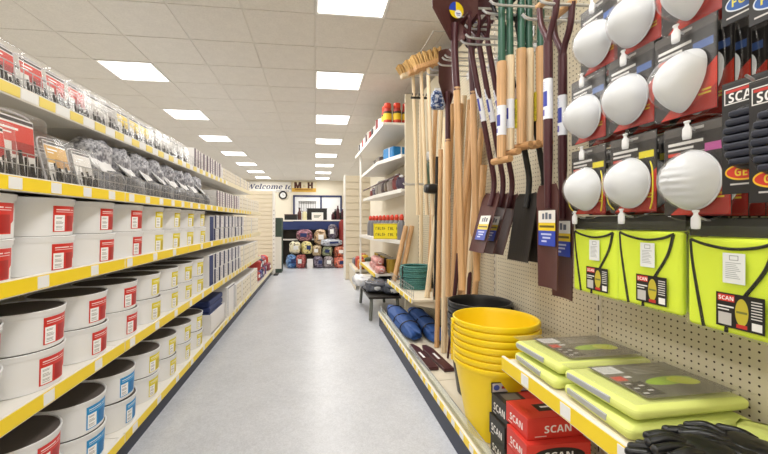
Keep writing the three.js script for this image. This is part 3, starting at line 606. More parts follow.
// black gloves on the yellow shelf
{
  const glove = (s) => {
    const l = [pillow(0.10, 0.035, 0.1, s, 0.1, 0.7, 3, 18), pillow(0.085, 0.03, 0.09, s + 3, 0.12, 0.7, 3, 16).translate(0, 0, 0.075)];
    [-0.036, -0.012, 0.012, 0.035].forEach((x, i) => { const L = [0.065, 0.08, 0.075, 0.058][i]; l.push(tube([V3(x * 0.9, 0.018, -0.035), V3(x * 1.15, 0.026 + (i + s) % 2 * 0.004, -0.05 - L * 0.4), V3(x * 1.25, 0.018, -0.05 - L)], 0.0115, 12, 8), new THREE.SphereGeometry(0.0116, 10, 8).translate(x * 1.25, 0.018, -0.05 - L)); });
    l.push(tube([V3(0.04, 0.018, 0.02), V3(0.066, 0.02, 0.0), V3(0.078, 0.016, -0.035)], 0.0125, 10, 8), new THREE.SphereGeometry(0.0126, 10, 8).translate(0.078, 0.016, -0.035));
    return merge(l);
  };
  const gl = [glove(1), glove(2)];
  const sp = [[0.91, 0, 0.79, 0.8], [1.03, 0, 0.77, -0.5], [0.95, 0.042, 0.8, 1.4], [1.06, 0.042, 0.79, 0.9], [0.9, 0.0, 0.62, 1.2], [1.05, 0.0, 0.6, 0.4]];
  sp.forEach(([X, y, D, r], i) => {
    const t = thing('work_glove', ['black work glove under the heap by the shelf edge', 'black work glove under the heap by the pegboard', 'black work glove on top of the heap turned sideways', 'black work glove on top of the heap beside the sideways one', 'black work glove apart from the heap by the shelf edge', 'black work glove apart from the heap by the pegboard'][i], 'glove', W(X, HVY + 0.001 + y, D), r, 'black work gloves');
    part('glove_body', gl[i % 2], M.rubber, t);
  });
}
// glove boxes
{
  const face = (bg, txt, w, h, oval) => canvasTex(w, h, (x) => { x.fillStyle = bg; x.fillRect(0, 0, w, h); if (oval) { x.fillStyle = '#1e1b1a'; x.beginPath(); x.ellipse(w / 2, h * 0.56, w * 0.42, h * 0.4, 0, 0, 7); x.fill(); } x.fillStyle = '#f6f3f0'; x.font = `bold ${Math.round(h * 0.5)}px sans-serif`; x.textAlign = 'center'; x.fillText(txt, w / 2, h * 0.74); x.fillRect(w * 0.1, h * 0.86, w * 0.2, h * 0.04); });
  const red = mat('box_red', 0xd63a2e, { roughness: 0.45 }), blk = mat('box_black', 0x2c2b2a, { roughness: 0.45 });
  const rEnd = mat('box_red_end', 0xffffff, { map: face('#d63a2e', 'SCAN', 192, 96), roughness: 0.45 }), rFront = mat('box_red_front', 0xffffff, { map: face('#d63a2e', 'SCAN', 256, 96), roughness: 0.45 }), rOval = mat('box_red_oval', 0xffffff, { map: face('#d63a2e', 'SCAN', 256, 96, true), roughness: 0.45 }), bEnd = mat('box_black_end', 0xffffff, { map: face('#2c2b2a', 'SCAN', 192, 110), roughness: 0.45 });
  const topR = mat('box_top', 0xffffff, { map: canvasTex(128, 96, (x) => { x.fillStyle = '#d63a2e'; x.fillRect(0, 0, 128, 96); x.fillStyle = '#1f1c1b'; x.fillRect(40, 30, 60, 36); x.fillStyle = '#eee'; x.fillRect(52, 42, 30, 8); }), roughness: 0.45 });
  const topB = mat('box_top_black', 0xffffff, { map: canvasTex(128, 96, (x) => { x.fillStyle = '#35312c'; x.fillRect(0, 0, 128, 96); x.fillStyle = '#b8372c'; x.fillRect(60, 10, 50, 60); x.fillStyle = '#6f6a62'; x.fillRect(10, 20, 40, 40); }), roughness: 0.45 });
  const mk = (w, h, d, pos, turn, m, end, front, top, label) => {
    const t = thing('glove_box', label, 'box', pos, turn);
    part('box', rbx(w, h - 0.001, d, 0.003, 0, h / 2, 0), m, t);
    part('end_print', sheet(d * 0.96, h * 0.94).rotateY(-Math.PI / 2).translate(-w / 2 - 0.0004, h / 2, 0), end, t);
    part('front_print', sheet(w * 0.96, h * 0.94).translate(0, h / 2, d / 2 + 0.0004), front, t);
    part('top_print', sheet(w * 0.96, d * 0.96).rotateX(-Math.PI / 2).translate(0, h - 0.0001, 0), top, t);
  };
  const hr = 0.086, nm = ['bottom', 'second lowest', 'third', 'topmost'];
  for (let j = 0; j < 4; j++) mk(0.27, hr, 0.16, W(0.968 + (j === 3 ? 0.004 : -0.012), BASE + 0.001 + j * hr, 1.475 - (j < 3 ? 0.035 : 0)), j === 3 ? 0.03 : -0.02, red, rEnd, j === 2 ? rOval : rFront, topR, `red glove box, ${nm[j]} of the red stack under yellow shelf`);
  for (let j = 0; j < 3; j++) mk(0.26, 0.099, 0.15, W(0.985 + [0, -0.006, 0.006][j], BASE + 0.001 + j * 0.099, 1.665), 0.02 * (j - 1), blk, bEnd, bEnd, topB, `black glove box, ${['bottom', 'middle', 'top'][j]} of the black stack beside yellow bucket`);
  const t = thing('shelf_card', 'small dark bordered printed card standing on the black glove boxes', 'card', W(0.95, BASE + 0.299, 1.72));
  part('card', bx(0.2, 0.05, 0.003, 0, 0.025, 0), M.black, t); part('print', sheet(0.19, 0.042, 0, 0.025, 0.0022), mat('card_print', 0xffffff, { map: canvasTex(160, 40, (x) => { x.fillStyle = '#c9c3c0'; x.fillRect(0, 0, 160, 40); x.fillStyle = '#4b5aa6'; x.beginPath(); x.arc(18, 20, 13, 0, 7); x.fill(); x.fillStyle = '#b03a35'; x.fillRect(40, 14, 70, 12); }) }), t);
}

// ───────────── buckets ─────────────
{
  const shell = (rb, rt, h) => lathe([[0, 0], [rb, 0], [rb + 0.004, 0.006], [rt, h - 0.03], [rt + 0.009, h - 0.028], [rt + 0.011, h - 0.004], [rt + 0.006, h], [rt - 0.001, h - 0.002], [rt - 0.006, h - 0.03], [rb, 0.008], [0, 0.006]], 56);
  const yg = shell(0.14, 0.213, 0.40), kg = shell(0.14, 0.195, 0.40), bail = (r, y) => { const p = []; for (let i = 0; i <= 20; i++) { const a = i / 20 * Math.PI; p.push(V3(Math.cos(a) * r, y - Math.sin(a) * 0.045, Math.sin(a) * r)); } return tube(p, 0.0028, 36, 6); };
  const yb = bail(0.226, 0.375), lug = [rbx(0.014, 0.03, 0.04, 0.004, 0.226, 0.37, 0), rbx(0.014, 0.03, 0.04, 0.004, -0.226, 0.37, 0)];
  const kb = bail(0.208, 0.375), klug = [rbx(0.014, 0.03, 0.04, 0.004, 0.207, 0.37, 0), rbx(0.014, 0.03, 0.04, 0.004, -0.207, 0.37, 0)];
  for (let j = 0; j < 7; j++) {
    const t = thing('yellow_bucket', j === 6 ? 'yellow plastic bucket on top of the nested yellow stack' : j ? `yellow plastic bucket, ${ORD[6 - j]} down from the top of the yellow stack` : 'yellow plastic bucket at the bottom of the nested yellow stack', 'bucket', W(0.968, BASE + 0.001 + j * 0.036, 1.915), 2.6 + j * 0.05, 'nested yellow buckets');
    part('shell', yg, M.yellow_plastic, t); part('bail', yb, M.wire, t); for (const q of lug) part('lug', q, M.yellow_plastic, t);
  }
  for (let j = 0; j < 6; j++) {
    const t = thing('black_bucket', j === 5 ? 'black plastic bucket on top of the nested black stack behind yellow ones' : `black plastic bucket, ${ORD[5 - j]} down from the top of the black stack`, 'bucket', W(1.08, BASE + 0.001 + j * 0.042, 2.352), 2.4, j === 5 ? undefined : 'nested black buckets');
    part('shell', kg, M.black_plastic, t); part('bail', kb, M.wire, t); for (const q of klug) part('lug', q, M.black_plastic, t);
  }
}
// blue carry bags and tools on the low shelf
{
  const mkBag = (X, D, L, r, turn, label) => {
    const t = thing('blue_bag', label, 'bag', W(X, BASE + 0.001, D), turn);
    const g = pillow(r * 2, r * 1.5, L, 4 + X * 10, 0.12, 0.7, 3.2, 36); part('sleeve', g, M.blue_nylon, t);
    for (const z of [-0.28, 0.05, 0.3]) part('strap', tube(Array.from({ length: 14 }, (_, i) => { const a = i / 14 * Math.PI * 2; return V3(Math.cos(a) * r * 1.06, Math.max(0.007, r * 0.75 + Math.sin(a) * r * 0.8), z * L); }), 0.006, 30, 6, true), M.black, t);
  };
  mkBag(0.932, 3.95, 1.15, 0.095, 0.0, 'long blue nylon tool bag along the front of the low shelf');
  mkBag(1.145, 3.85, 1.1, 0.09, -0.04, 'long blue nylon tool bag lying behind the front one');
  for (const [X, D, turn, nm] of [[0.875, 3.02, 0.06, 'front'], [0.985, 2.98, 0.06, 'rear']]) {
    const t = thing('trenching_tool', `dark maroon tool lying flat before blue bags, the ${nm} one`, 'tool', W(X, BASE + 0.001, D), turn);
    part('blade', extr([[-0.038, -0.28], [0.038, -0.28], [0.044, 0.16], [0.018, 0.26], [-0.018, 0.26], [-0.044, 0.16]], 0.02, 0.003).rotateX(-Math.PI / 2).translate(0, 0.003, 0), M.maroon, t);
    part('label', bx(0.018, 0.001, 0.13, 0, 0.0275, 0.02), M.ticket, t);
  }
}

// ───────────── hanging and standing tools ─────────────
const toolLab = canvasTex(64, 160, (x, w, h) => { x.fillStyle = '#eef0f6'; x.fillRect(0, 0, w, h); x.fillStyle = '#3c46a8'; x.fillRect(8, 50, 48, 60); x.fillStyle = '#8a90c8'; for (let i = 0; i < 5; i++) x.fillRect(10, 12 + i * 7, 40, 3); x.fillStyle = '#5a4fb0'; x.fillRect(14, 122, 36, 24); });
mat('tool_label', 0xffffff, { map: toolLab, roughness: 0.4 });
const bladeLab = canvasTex(128, 160, (x, w, h) => { x.fillStyle = '#2f49b8'; x.fillRect(0, 0, w, h); x.fillStyle = '#f0ece4'; x.fillRect(0, 0, w, 56); x.fillStyle = '#5b6272'; x.fillRect(30, 14, 16, 26); x.fillRect(54, 10, 18, 30); x.fillRect(80, 16, 20, 24); x.fillStyle = '#f2d022'; x.fillRect(0, 56, w, 36); x.fillStyle = '#6b5a10'; x.fillRect(8, 68, 112, 10); x.fillStyle = '#cfd6f4'; x.fillRect(20, 104, 80, 8); x.fillRect(32, 120, 60, 8); x.fillRect(24, 136, 40, 8); });
mat('blade_label', 0xffffff, { map: bladeLab, roughness: 0.35 });
const roundLab = canvasTex(128, 128, (x, w, h) => { x.fillStyle = '#f1d21f'; x.fillRect(0, 0, w, h); x.fillStyle = '#2c47b4'; x.fillRect(0, 0, 60, 70); x.fillStyle = '#efeef2'; x.beginPath(); x.arc(80, 92, 32, 0, 7); x.fill(); x.fillStyle = '#5a62a8'; x.fillRect(60, 84, 40, 8); x.fillRect(64, 98, 30, 6); });
mat('round_label', 0xffffff, { map: roundLab, roughness: 0.35 });
const yellowTag = mat('yellow_tag', 0xffffff, { map: speckTex([[238, 214, 40], [60, 60, 30], [240, 224, 70], [238, 214, 40], [90, 100, 40]], 71), roughness: 0.5 });

// a blade outline, curved across its width; local: top at y = 0 going down, width along z, face to -x
function bladeGeo(w, L, taper, curve, point = 0, n = 10, sl = 0.12, sw = 0.72) {
  const pos = [], idx = [], m = 12, th = 0.004;
  for (let s = 0; s < 2; s++) for (let j = 0; j <= m; j++) for (let i = 0; i <= n; i++) {
    const a = i / n * 2 - 1, b = j / m, sh_ = b < sl ? sw + (1 - sw) * (sl > 0.3 ? b / sl : Math.sin(b / sl * Math.PI / 2)) : 1, ww = w * (1 - taper * b) * sh_ * 0.5;
    const y = -b * L - point * (1 - a * a) * b;
    pos.push(-(1 - a * a) * curve * -1 + (s ? th : 0) - curve * 0.4, y, a * ww);
  }
  const q = (n + 1) * (m + 1);
  for (let j = 0; j < m; j++) for (let i = 0; i < n; i++) {
    const a = j * (n + 1) + i, b = a + 1, c = a + n + 1, d = c + 1;
    idx.push(a, b, c, b, d, c, q + a, q + c, q + b, q + b, q + c, q + d);
  }
  const edge = []; for (let i = 0; i <= n; i++) edge.push(i); for (let j = 1; j <= m; j++) edge.push(j * (n + 1) + n); for (let i = n - 1; i >= 0; i--) edge.push(m * (n + 1) + i); for (let j = m - 1; j > 0; j--) edge.push(j * (n + 1));
  edge.forEach((a, k) => { const b = edge[(k + 1) % edge.length]; idx.push(a, q + a, b, b, q + a, q + b); });
  const g = new THREE.BufferGeometry(); g.setAttribute('position', new THREE.Float32BufferAttribute(pos, 3)); g.setIndex(idx); const e = g.toNonIndexed(); e.computeVertexNormals();
  e.setAttribute('uv', new THREE.Float32BufferAttribute(new Float32Array(e.attributes.position.count * 2), 2)); return e;
}
const wrapLabel = (r, h) => new THREE.CylinderGeometry(r, r, h, 14, 1, true, 0, Math.PI * 2);

// Y-handled spades
{
  const mk = (X, D, yTop, label, dl) => {
    const t = thing('drain_spade', label, 'spade', W(X, yTop, D)), L = 0.44;          // local origin: top of the blade
    part('blade', bladeGeo(0.155, L, 0.18, 0.012), M.brown_steel, t);
    part('blade_label', sheet(0.115, 0.15).rotateY(-Math.PI / 2).translate(-0.0068, -0.185, 0), M.blade_label, t).rotation.y = 0;
    part('socket', merge([rod(V3(0, -0.1, 0), V3(0, 0.16, 0), 0.013, 0.019, 12), rod(V3(0, 0.1, 0), V3(0, 0.6, 0), 0.0185, 0.0185, 14)]), M.maroon, t);
    const lb = part('shaft_label', wrapLabel(0.0192, 0.17), M.tool_label, t); lb.position.y = 0.36 + dl;
    part('y_handle', merge([tube([V3(0, 0.58, 0), V3(0, 0.63, 0.012), V3(0, 0.7, 0.048), V3(0, 0.79, 0.062)], 0.013, 16, 10), tube([V3(0, 0.58, 0), V3(0, 0.63, -0.012), V3(0, 0.7, -0.048), V3(0, 0.79, -0.062)], 0.013, 16, 10)]), M.maroon, t);
    part('grip', rod(V3(0, 0.79, -0.07), V3(0, 0.79, 0.07), 0.0155, 0.0155, 12), M.wood, t);
  };
  mk(0.98, 1.47, 0.155, 'narrow brown drain spade with maroon Y handle, front one on its hook', 0);
  mk(1.05, 1.475, 0.11, 'narrow brown drain spade with maroon Y handle, hanging behind the front spade', -0.02);
}
// upside-down T-handled tools: green socket above, wooden shaft, T grip at the bottom
{
  const xs = [0.945, 1.0, 1.052, 1.106, 1.16], bot = [161, 153, 147, 145, 144];
  xs.forEach((X, i) => {
    const D = 1.8 + (i % 2) * 0.02 , Y0 = (CY - bot[i]) / F * 1.93;
    const t = thing('t_handle_tool', `wooden T-handled tool with green steel socket hung upside down, number ${i + 1} out from pegboard`.replace(/number \d out from pegboard/, ['outermost on its hook', 'second from the hook tip', 'middle of its hook', 'second from the pegboard', 'closest to the pegboard'][i]), 'tool', W(X, Y0, D));
    part('t_grip', rod(V3(0, 0, -0.062), V3(0, 0, 0.062), 0.018, 0.018, 12).applyMatrix4(new THREE.Matrix4().makeRotationY(0.25)), M.wood_block, t);
    part('shaft', rod(V3(0, 0.012, 0), V3(0, 0.5, 0), 0.0225, 0.0245, 16), i % 2 ? M.wood_pale : M.wood, t);
    part('socket', merge([rod(V3(0, 0.49, 0), V3(0, 0.78, 0), 0.0195, 0.0165, 14), rod(V3(0, 0.78, 0), V3(0, 0.98, 0), 0.0165, 0.012, 12)]), M.green_paint, t);
    part('rivet', merge([rod(V3(-0.024, 0.53, 0), V3(0.024, 0.53, 0), 0.003, 0.003, 6)]), M.chrome, t);
    part('fork_head', merge([bx(0.012, 0.03, 0.13, 0, 0.98, 0), ...[-0.06, -0.02, 0.02, 0.06].map((z) => rod(V3(0, 0.98, z), V3(0, 1.24, z), 0.006, 0.003, 6))]), M.green_paint, t);
    if (i === 1 || i === 3) { const l = part('hang_label', bx(0.002, 0.15, 0.05, 0, 0, 0), yellowTag, t); l.position.set(0.0262, 0.2, 0.0); }
    if (i < 2) part('shaft_label', wrapLabel(0.0242, 0.15), M.tool_label, t).position.y = 0.2;
  });
}
// maroon-shafted shovels with heads down
{
  const mk = (X, D, Yb, tilt, m, hm, label, lab) => {
    const t = thing('shovel', label, 'shovel', W(X, Yb, D)); t.rotation.z = 0;
    const b = part('blade', bladeGeo(0.215, 0.37, 0.06, 0.02), hm, t); b.rotation.z = tilt;
    if (lab) { const s = part('blade_label', sheet(0.13, 0.15).rotateY(-Math.PI / 2), M.blade_label, t); s.position.set(-0.012 + Math.sin(tilt) * 0.2, -0.21, 0); s.rotation.z = tilt; }
    part('socket', tube([V3(Math.sin(tilt) * 0.08, -0.08, 0), V3(0, 0, 0), V3(0.004, 0.08, 0), V3(-0.02, 0.2, 0.005), V3(-0.07, 0.45, 0.01)], 0.0155, 24, 10), m, t);
    part('shaft', rod(V3(-0.07, 0.45, 0.01), V3(-0.16, 0.9, 0.02), 0.0155, 0.0155, 12), m, t);
    const l = part('shaft_label', wrapLabel(0.0162, 0.2), M.tool_label, t); l.position.set(-0.084, 0.52, 0.0115); l.rotation.z = 0.197;
    part('d_handle', merge([tube([V3(-0.16, 0.9, 0.02), V3(-0.166, 0.93, 0.035), V3(-0.176, 0.98, 0.07), V3(-0.184, 1.02, 0.075)], 0.011, 14, 8), tube([V3(-0.16, 0.9, 0.02), V3(-0.166, 0.93, 0.005), V3(-0.176, 0.98, -0.03), V3(-0.184, 1.02, -0.035)], 0.011, 14, 8), rod(V3(-0.184, 1.02, -0.045), V3(-0.184, 1.02, 0.085), 0.013, 0.013, 10)]), m, t);
  };
  [[1.06, 2.12, 0.17, 'brown shovel with maroon shaft, outermost of the hanging row', true], [1.115, 2.115, 0.165, 'brown shovel with maroon shaft, second of the hanging row', true], [1.17, 2.11, 0.16, 'brown shovel with maroon shaft, closest to pegboard in the row', false]].forEach(([X, D, Y, l, b]) => mk(X, D, Y, -0.28, M.maroon, M.brown_steel, l, b));
  [[1.14, 1.88, 0.15, 'black bladed shovel hanging behind wooden T grips, outer one'], [1.22, 1.87, 0.145, 'black bladed shovel hanging behind wooden T grips, inner one']].forEach(([X, D, Y, l]) => mk(X, D, Y, -0.16, M.black, M.dark_steel, l, false));
}
// inverted shovels at the top of the rack
{
  const mk = (pos, turn, w, L, m, label, lab, woodL, lean) => {
    const t = thing('inverted_shovel', label, 'shovel', pos, turn);
    t.rotation.order = 'YZX'; t.rotation.x = lean;
    part('blade', bladeGeo(w, L, 0.0, 0.03, 0.03, 10, 0.42, 0.32).rotateX(Math.PI), m, t);           // blade goes up
    part('socket', tube([V3(0.0, 0.1, 0), V3(0.012, 0, 0), V3(0.01, -0.15, 0), V3(0, -0.3, 0)], 0.021, 20, 12), M.maroon, t);
    part('shaft', rod(V3(0, -0.28, 0), V3(0, -0.28 - woodL, 0), 0.0205, 0.02, 14), M.wood, t);
    if (lab) part('round_label', new THREE.CircleGeometry(0.048, 24).rotateY(-Math.PI / 2).translate(-0.017, L * 0.42, 0), M.round_label, t);
  };
  // turned so that the blade faces the way the camera stands
  mk(W(0.825, 1.07, 2.12), Math.PI * 0.56, 0.31, 0.4, M.brown_steel, 'maroon shovel blade with round yellow and blue label hung upside down', true, 1.2, -0.03);
  mk(W(0.99, 1.1, 2.26), Math.PI * 0.5, 0.29, 0.4, M.maroon, 'dark maroon shovel hung upside down behind the labelled blade', true, 1.2, -0.02);
  mk(W(1.05, 0.93, 2.86), Math.PI * 0.42, 0.15, 0.42, M.brown_steel, 'narrow brown shovel hung upside down with long wooden shaft', false, 1.25, 0.0);
}
// wooden handles standing on the middle shelf
{
  const H0 = MIDY + 0.001;
  const mk = (u, utop, vtop, D, Dt, m, r, label, group, lab) => {
    const b = onD(u, 290, D), Xb = b.X, tp = onD(utop, vtop, Dt);
    const t = thing('wooden_pole', label, 'pole', W(Xb, H0, D), 0, group);
    const e = V3(tp.X - Xb, tp.Y - H0, -(Dt - D)), q = (k) => e.clone().multiplyScalar(k);
    part('shaft', merge([rod(V3(0, r * 0.2, 0), q(0.12), r * 1.1, r * 1.02, 14), rod(q(0.12), q(0.85), r * 1.02, r * 0.95, 14), rod(q(0.85), q(1), r * 0.95, r * 1.08, 14)]), m, t);
    if (lab) { const l = part('sticker', wrapLabel(r * 1.03 + 0.0005, 0.11), M.tool_label, t); l.position.copy(q(lab)); l.quaternion.setFromUnitVectors(UPV, e.clone().normalize()); }
  };
  const L = (s) => [`wooden pole standing on the middle shelf, ${s}`, undefined];
  mk(427, 447, 120, 3.5, 3.3, M.wood_pale, 0.024, ...L('leaning, closest to the shelf corner'), 0);
  mk(435, 446, 150, 3.52, 3.36, M.wood, 0.022, ...L('short one behind the leaning pole'), 0);
  mk(443, 452, 104, 3.47, 3.2, M.wood, 0.029, ...L('thick with a blue sticker'), 0.52);
  mk(421, 421, 100, 4.2, 4.25, M.wood_pale, 0.022, ...L('against the cream end panel'), 0);
  mk(429, 436, 96, 3.8, 3.65, M.wood, 0.022, ...L('behind the black sledgehammer'), 0);
  mk(436, 441, 104, 3.7, 3.52, M.wood_pale, 0.02, ...L('furthest back by the end panel'), 0);
  const low = (X, D, Dt, ut, vt, m, r, label) => {           // poles standing on the low shelf behind the black buckets
    const tp = onD(ut, vt, Dt), t = thing('wooden_pole', label, 'pole', W(X, BASE + 0.001, D)), e = V3(tp.X - X, tp.Y - BASE, D - Dt), q = (k) => e.clone().multiplyScalar(k);
    part('shaft', merge([rod(V3(0, 0.004, 0), q(0.85), r, r * 0.94, 14), rod(q(0.85), q(1), r * 0.94, r * 1.06, 14)]), m, t);
  };
  low(1.1, 3.1, 3.14, 446, 118, M.wood_pale, 0.024, 'pale wooden pole on the low shelf leaning out behind the black buckets');
  low(1.16, 3.08, 2.95, 460, 104, M.wood, 0.026, 'thick wooden pole on the low shelf behind the black buckets');
  low(1.2, 2.9, 2.72, 478, 140, M.wood_pale, 0.024, 'pale wooden pole on the low shelf touching the hung brown shovels');
  low(1.225, 3.0, 2.78, 472, 110, M.wood, 0.022, 'slim wooden pole on the low shelf close to the pegboard');
  low(1.085, 3.24, 3.28, 441, 150, M.wood, 0.022, 'shorter wooden pole on the low shelf beside the shelf corner');
  low(1.17, 2.72, 2.58, 484, 165, M.wood, 0.023, 'short wooden pole on the low shelf just behind the black buckets');
  low(1.19, 3.22, 2.96, 464, 96, M.wood_pale, 0.023, 'pale wooden pole on the low shelf between two darker poles');
  low(1.23, 3.12, 2.84, 470, 100, M.wood, 0.022, 'wooden pole on the low shelf right against the pegboard');
  // maroon-tipped long tools resting on the low shelf
  for (const [u0, v0, um, vm, u1, v1, D, s] of [[450, 322, 459, 253, 474, 120, 2.95, 'front'], [466, 305, 471, 250, 482, 128, 2.82, 'rear']]) {
    const a = onD(u0, v0, D), b = onD(um, vm, D), c = onD(u1, v1, D - 0.22), k = (BASE + 0.001 - a.Y), foot = { X: a.X - (b.X - a.X) * 0.25, Y: BASE + 0.004, D };
    const t = thing('long_handled_tool', `long wooden tool with tapered maroon socket standing behind black buckets, ${s} one`, 'tool', W(foot.X, foot.Y, foot.D));
    const o = (p) => V3(p.X - foot.X, p.Y - foot.Y, -(p.D - foot.D));
    part('socket', rod(V3(0, 0.004, 0), o(b), 0.008, 0.021, 12), M.maroon, t); part('shaft', rod(o(b), o(c), 0.0215, 0.02, 14), M.wood, t);
  }
}
// brooms standing with heads up
{
  const mk = (u, v, D, ub, m, label) => {                // head at pixel (u, v), handle hanging down towards ub
    const hp = onD(u, v, D), bp = onD(ub, 215, D + 0.03), t = thing('broom', label, 'broom', W(hp.X, hp.Y, hp.D));
    part('handle', rod(V3(bp.X - hp.X, bp.Y - hp.Y, -0.03), V3(0, 0, 0), 0.0185, 0.0175, 12), M.wood_pale, t);
    const slope = 0.35;
    part('head', rbx(0.27, 0.05, 0.08, 0.014, 0, 0, 0, 2).rotateZ(slope).translate(0, 0.01, 0), m, t);
    const bl = []; for (let i = 0; i < 11; i++) for (let j = 0; j < 4; j++) { const x = -0.12 + i * 0.024, z = -0.028 + j * 0.019; bl.push(rod(V3(x, 0.02, z), V3(x * 1.12 + 0.012 * Math.sin(i * 3 + j), 0.115 + 0.006 * Math.sin(i * 5 + j * 2), z * 1.4), 0.011, 0.013, 6)); }
    part('bristles', merge(bl).rotateZ(slope).translate(0, 0.01, 0), M.bristle, t);
  };
  mk(413, 74, 3.75, 418, M.wood_pale, 'broom with pale wooden head and tan bristles hung upside down nearest the end panel');
  mk(421, 70, 3.55, 427, M.wood_block, 'broom with tan bristles hung upside down between the other two brooms');
  mk(428, 66, 3.35, 433, M.wood_block, 'broom with brown head hung upside down beside the steel rake');
  // garden rake-like fork beside brooms
  const t = thing('rake', 'steel garden rake with short tines hung upside down beside brooms', 'rake', W(1.19, MIDY + 0.001, 3.6));
  part('handle', rod(V3(0, 0.002, 0), V3(-0.08, 1.95, 0), 0.014, 0.013, 12), M.wood_pale, t);
  part('rake_head', merge([rbx(0.3, 0.02, 0.02, 0.004, -0.1, 1.96, 0), ...Array.from({ length: 9 }, (_, i) => tube([V3(-0.24 + i * 0.035, 1.96, 0.0), V3(-0.245 + i * 0.035, 1.99, 0.04), V3(-0.25 + i * 0.035, 1.96, 0.075)], 0.004, 8, 5))]), M.dark_steel, t);
}
// sledgehammer, garden gloves pack
{
  const p = onX(437, 189, 1.13), t = thing('sledgehammer', 'black headed sledgehammer leaning among the wooden handles', 'hammer', W(p.X, MIDY + 0.001, p.D));
  const y = p.Y - MIDY;
  part('handle', rod(V3(-0.02, 0.006, 0), V3(0.0, y + 0.3, 0), 0.016, 0.014, 12), M.black, t);
  part('head', merge([rod(V3(-0.1, y, 0.02), V3(0.08, y, 0.02), 0.046, 0.046, 8), rod(V3(-0.125, y, 0.02), V3(-0.1, y, 0.02), 0.036, 0.046, 8), rod(V3(0.08, y, 0.02), V3(0.105, y, 0.02), 0.046, 0.036, 8)]), M.black_plastic, t);
  const g = thing('glove_packet', 'green and white packet of garden gloves hanging among the handles', 'gloves', W(1.14, 0.36, 3.62));
  part('packet', pillow(0.05, 0.26, 0.13, 5, 0.25, 0.7, 3), mat('leaf_green', 0x35553a, {}), g); part('cuff', pillow(0.06, 0.09, 0.12, 7, 0.25, 0.7, 3).translate(-0.01, 0.24, 0), M.mask_white, g);
  const q = onX(438, 100, 1.02), k = thing('hang_packet', 'blue and white packet hung below the broom heads', 'packet', W(1.02, q.Y - 0.08, q.D));
  const tx = speckTex([[46, 84, 150], [220, 226, 236], [40, 60, 110], [120, 160, 210]], 77); tx.repeat.set(0.4, 0.4);
  part('pouch', pillow(0.12, 0.16, 0.05, 3, 0.15, 0.6, 3), mat('blue_speck', 0xffffff, { map: tx, roughness: 0.3 }), k); part('header', bx(0.06, 0.03, 0.004, 0, 0.165, 0), M.ticket, k);
}
// chrome tool rack prongs
{
  const mk = (u, v, X, w, label) => {
    const p = onX(u, v, X), t = thing('tool_hook', label, 'hook', W(PEG, p.Y, p.D)), L = PEG - X;
    for (const s of [-1, 1]) part('prong', tube([V3(0, 0, s * w), V3(-L * 0.5, 0, s * w), V3(-L * 0.95, 0, s * w), V3(-L, 0.016, s * w)], 0.0068, 20, 8), M.chrome, t);
    part('back_plate', rbx(0.008, 0.06, w * 2 + 0.04, 0.002, -0.005, 0, 0), M.chrome, t);
  };
  mk(456, 10, 0.86, 0.04, 'chrome double tool prong at the very top beside the round shovel label');
  mk(462, 31, 0.87, 0.04, 'chrome double tool prong under the upside down shovel blade');
  mk(447, 54, 0.9, 0.045, 'chrome double tool prong at the height of the broom heads');
  mk(428, 72, 0.93, 0.05, 'chrome double tool prong below the broom heads');
  mk(404, 184, 0.95, 0.05, 'chrome double prong holding the sledgehammer head');
  mk(486, 8, 0.86, 0.04, 'chrome double tool prong carrying the green socketed tools');
  mk(530, 10, 0.9, 0.06, 'chrome double prong carrying the Y handled spades');
  mk(451, 19, 0.82, 0.035, 'chrome double tool prong crossing the round yellow and blue label');
  mk(463, 40, 0.84, 0.035, 'chrome double tool prong across the necks of the upside down shovels');
  mk(440, 62, 0.9, 0.045, 'chrome double tool prong beside the narrow brown blade');
  // wire frame above the brooms
  const f = thing('wire_rack', 'thin wire header rack above the broom heads', 'rack', V3(0, 0, 0));
  part('rail', merge([rod(W(0.98, 1.58, 4.0), W(1.29, 1.58, 4.0), 0.005, 0.005, 6), rod(W(0.98, 1.58, 4.0), W(0.98, 1.58, 3.0), 0.005, 0.005, 6), rod(W(0.98, 1.58, 3.0), W(1.29, 1.58, 3.0), 0.005, 0.005, 6), rod(W(0.98, 1.58, 3.5), W(1.29, 1.58, 3.5), 0.005, 0.005, 6)]), M.wire, f);
}
// green wire coils and short timber on the middle shelf
{
  const tw = speckTex([[44, 104, 100], [84, 150, 142], [34, 82, 80], [120, 176, 168]], 81); tw.repeat.set(30, 1);
  mat('coil_green', 0xffffff, { map: tw, roughness: 0.5 });
  for (let j = 0; j < 2; j++) {
    const t = thing('wire_coil', `coil of green wire, ${j ? 'upper' : 'lower'} one stacked on the middle shelf`, 'coil', W(1.115, MIDY + 0.001 + j * 0.125, 4.05));
    const l = []; for (let i = 0; i < 6; i++) for (let k = 0; k < 2; k++) l.push(new THREE.TorusGeometry(0.17 - k * 0.018 + 0.004 * Math.sin(i * 2 + j), 0.0105, 8, 36).rotateX(Math.PI / 2).translate(0.003 * Math.sin(i * 3), 0.012 + i * 0.02, 0.003 * Math.cos(i * 4)));
    part('windings', merge(l), M.coil_green, t);
    for (const a of [0.6, 2.7]) part('tie', rbx(0.06, 0.118, 0.012, 0.003, Math.cos(a) * 0.16, 0.062, Math.sin(a) * 0.16), M.dark_steel, t);
  }
  for (const [u0, u1, s] of [[394, 406, 'left'], [401, 412, 'right']]) {
    const a = onD(u0, 270, 4.45), b = onD(u1, 226, 4.52), t = thing('timber_wedge', `short timber length leaning on the cream end panel, ${s === 'left' ? 'outer' : 'inner'} one`, 'timber', W(a.X, MIDY + 0.001, 4.45));
    part('timber', rod(V3(0, 0.008, 0), V3(b.X - a.X, b.Y - MIDY, -0.07), 0.03, 0.03, 4), M.wood, t);
  }
}

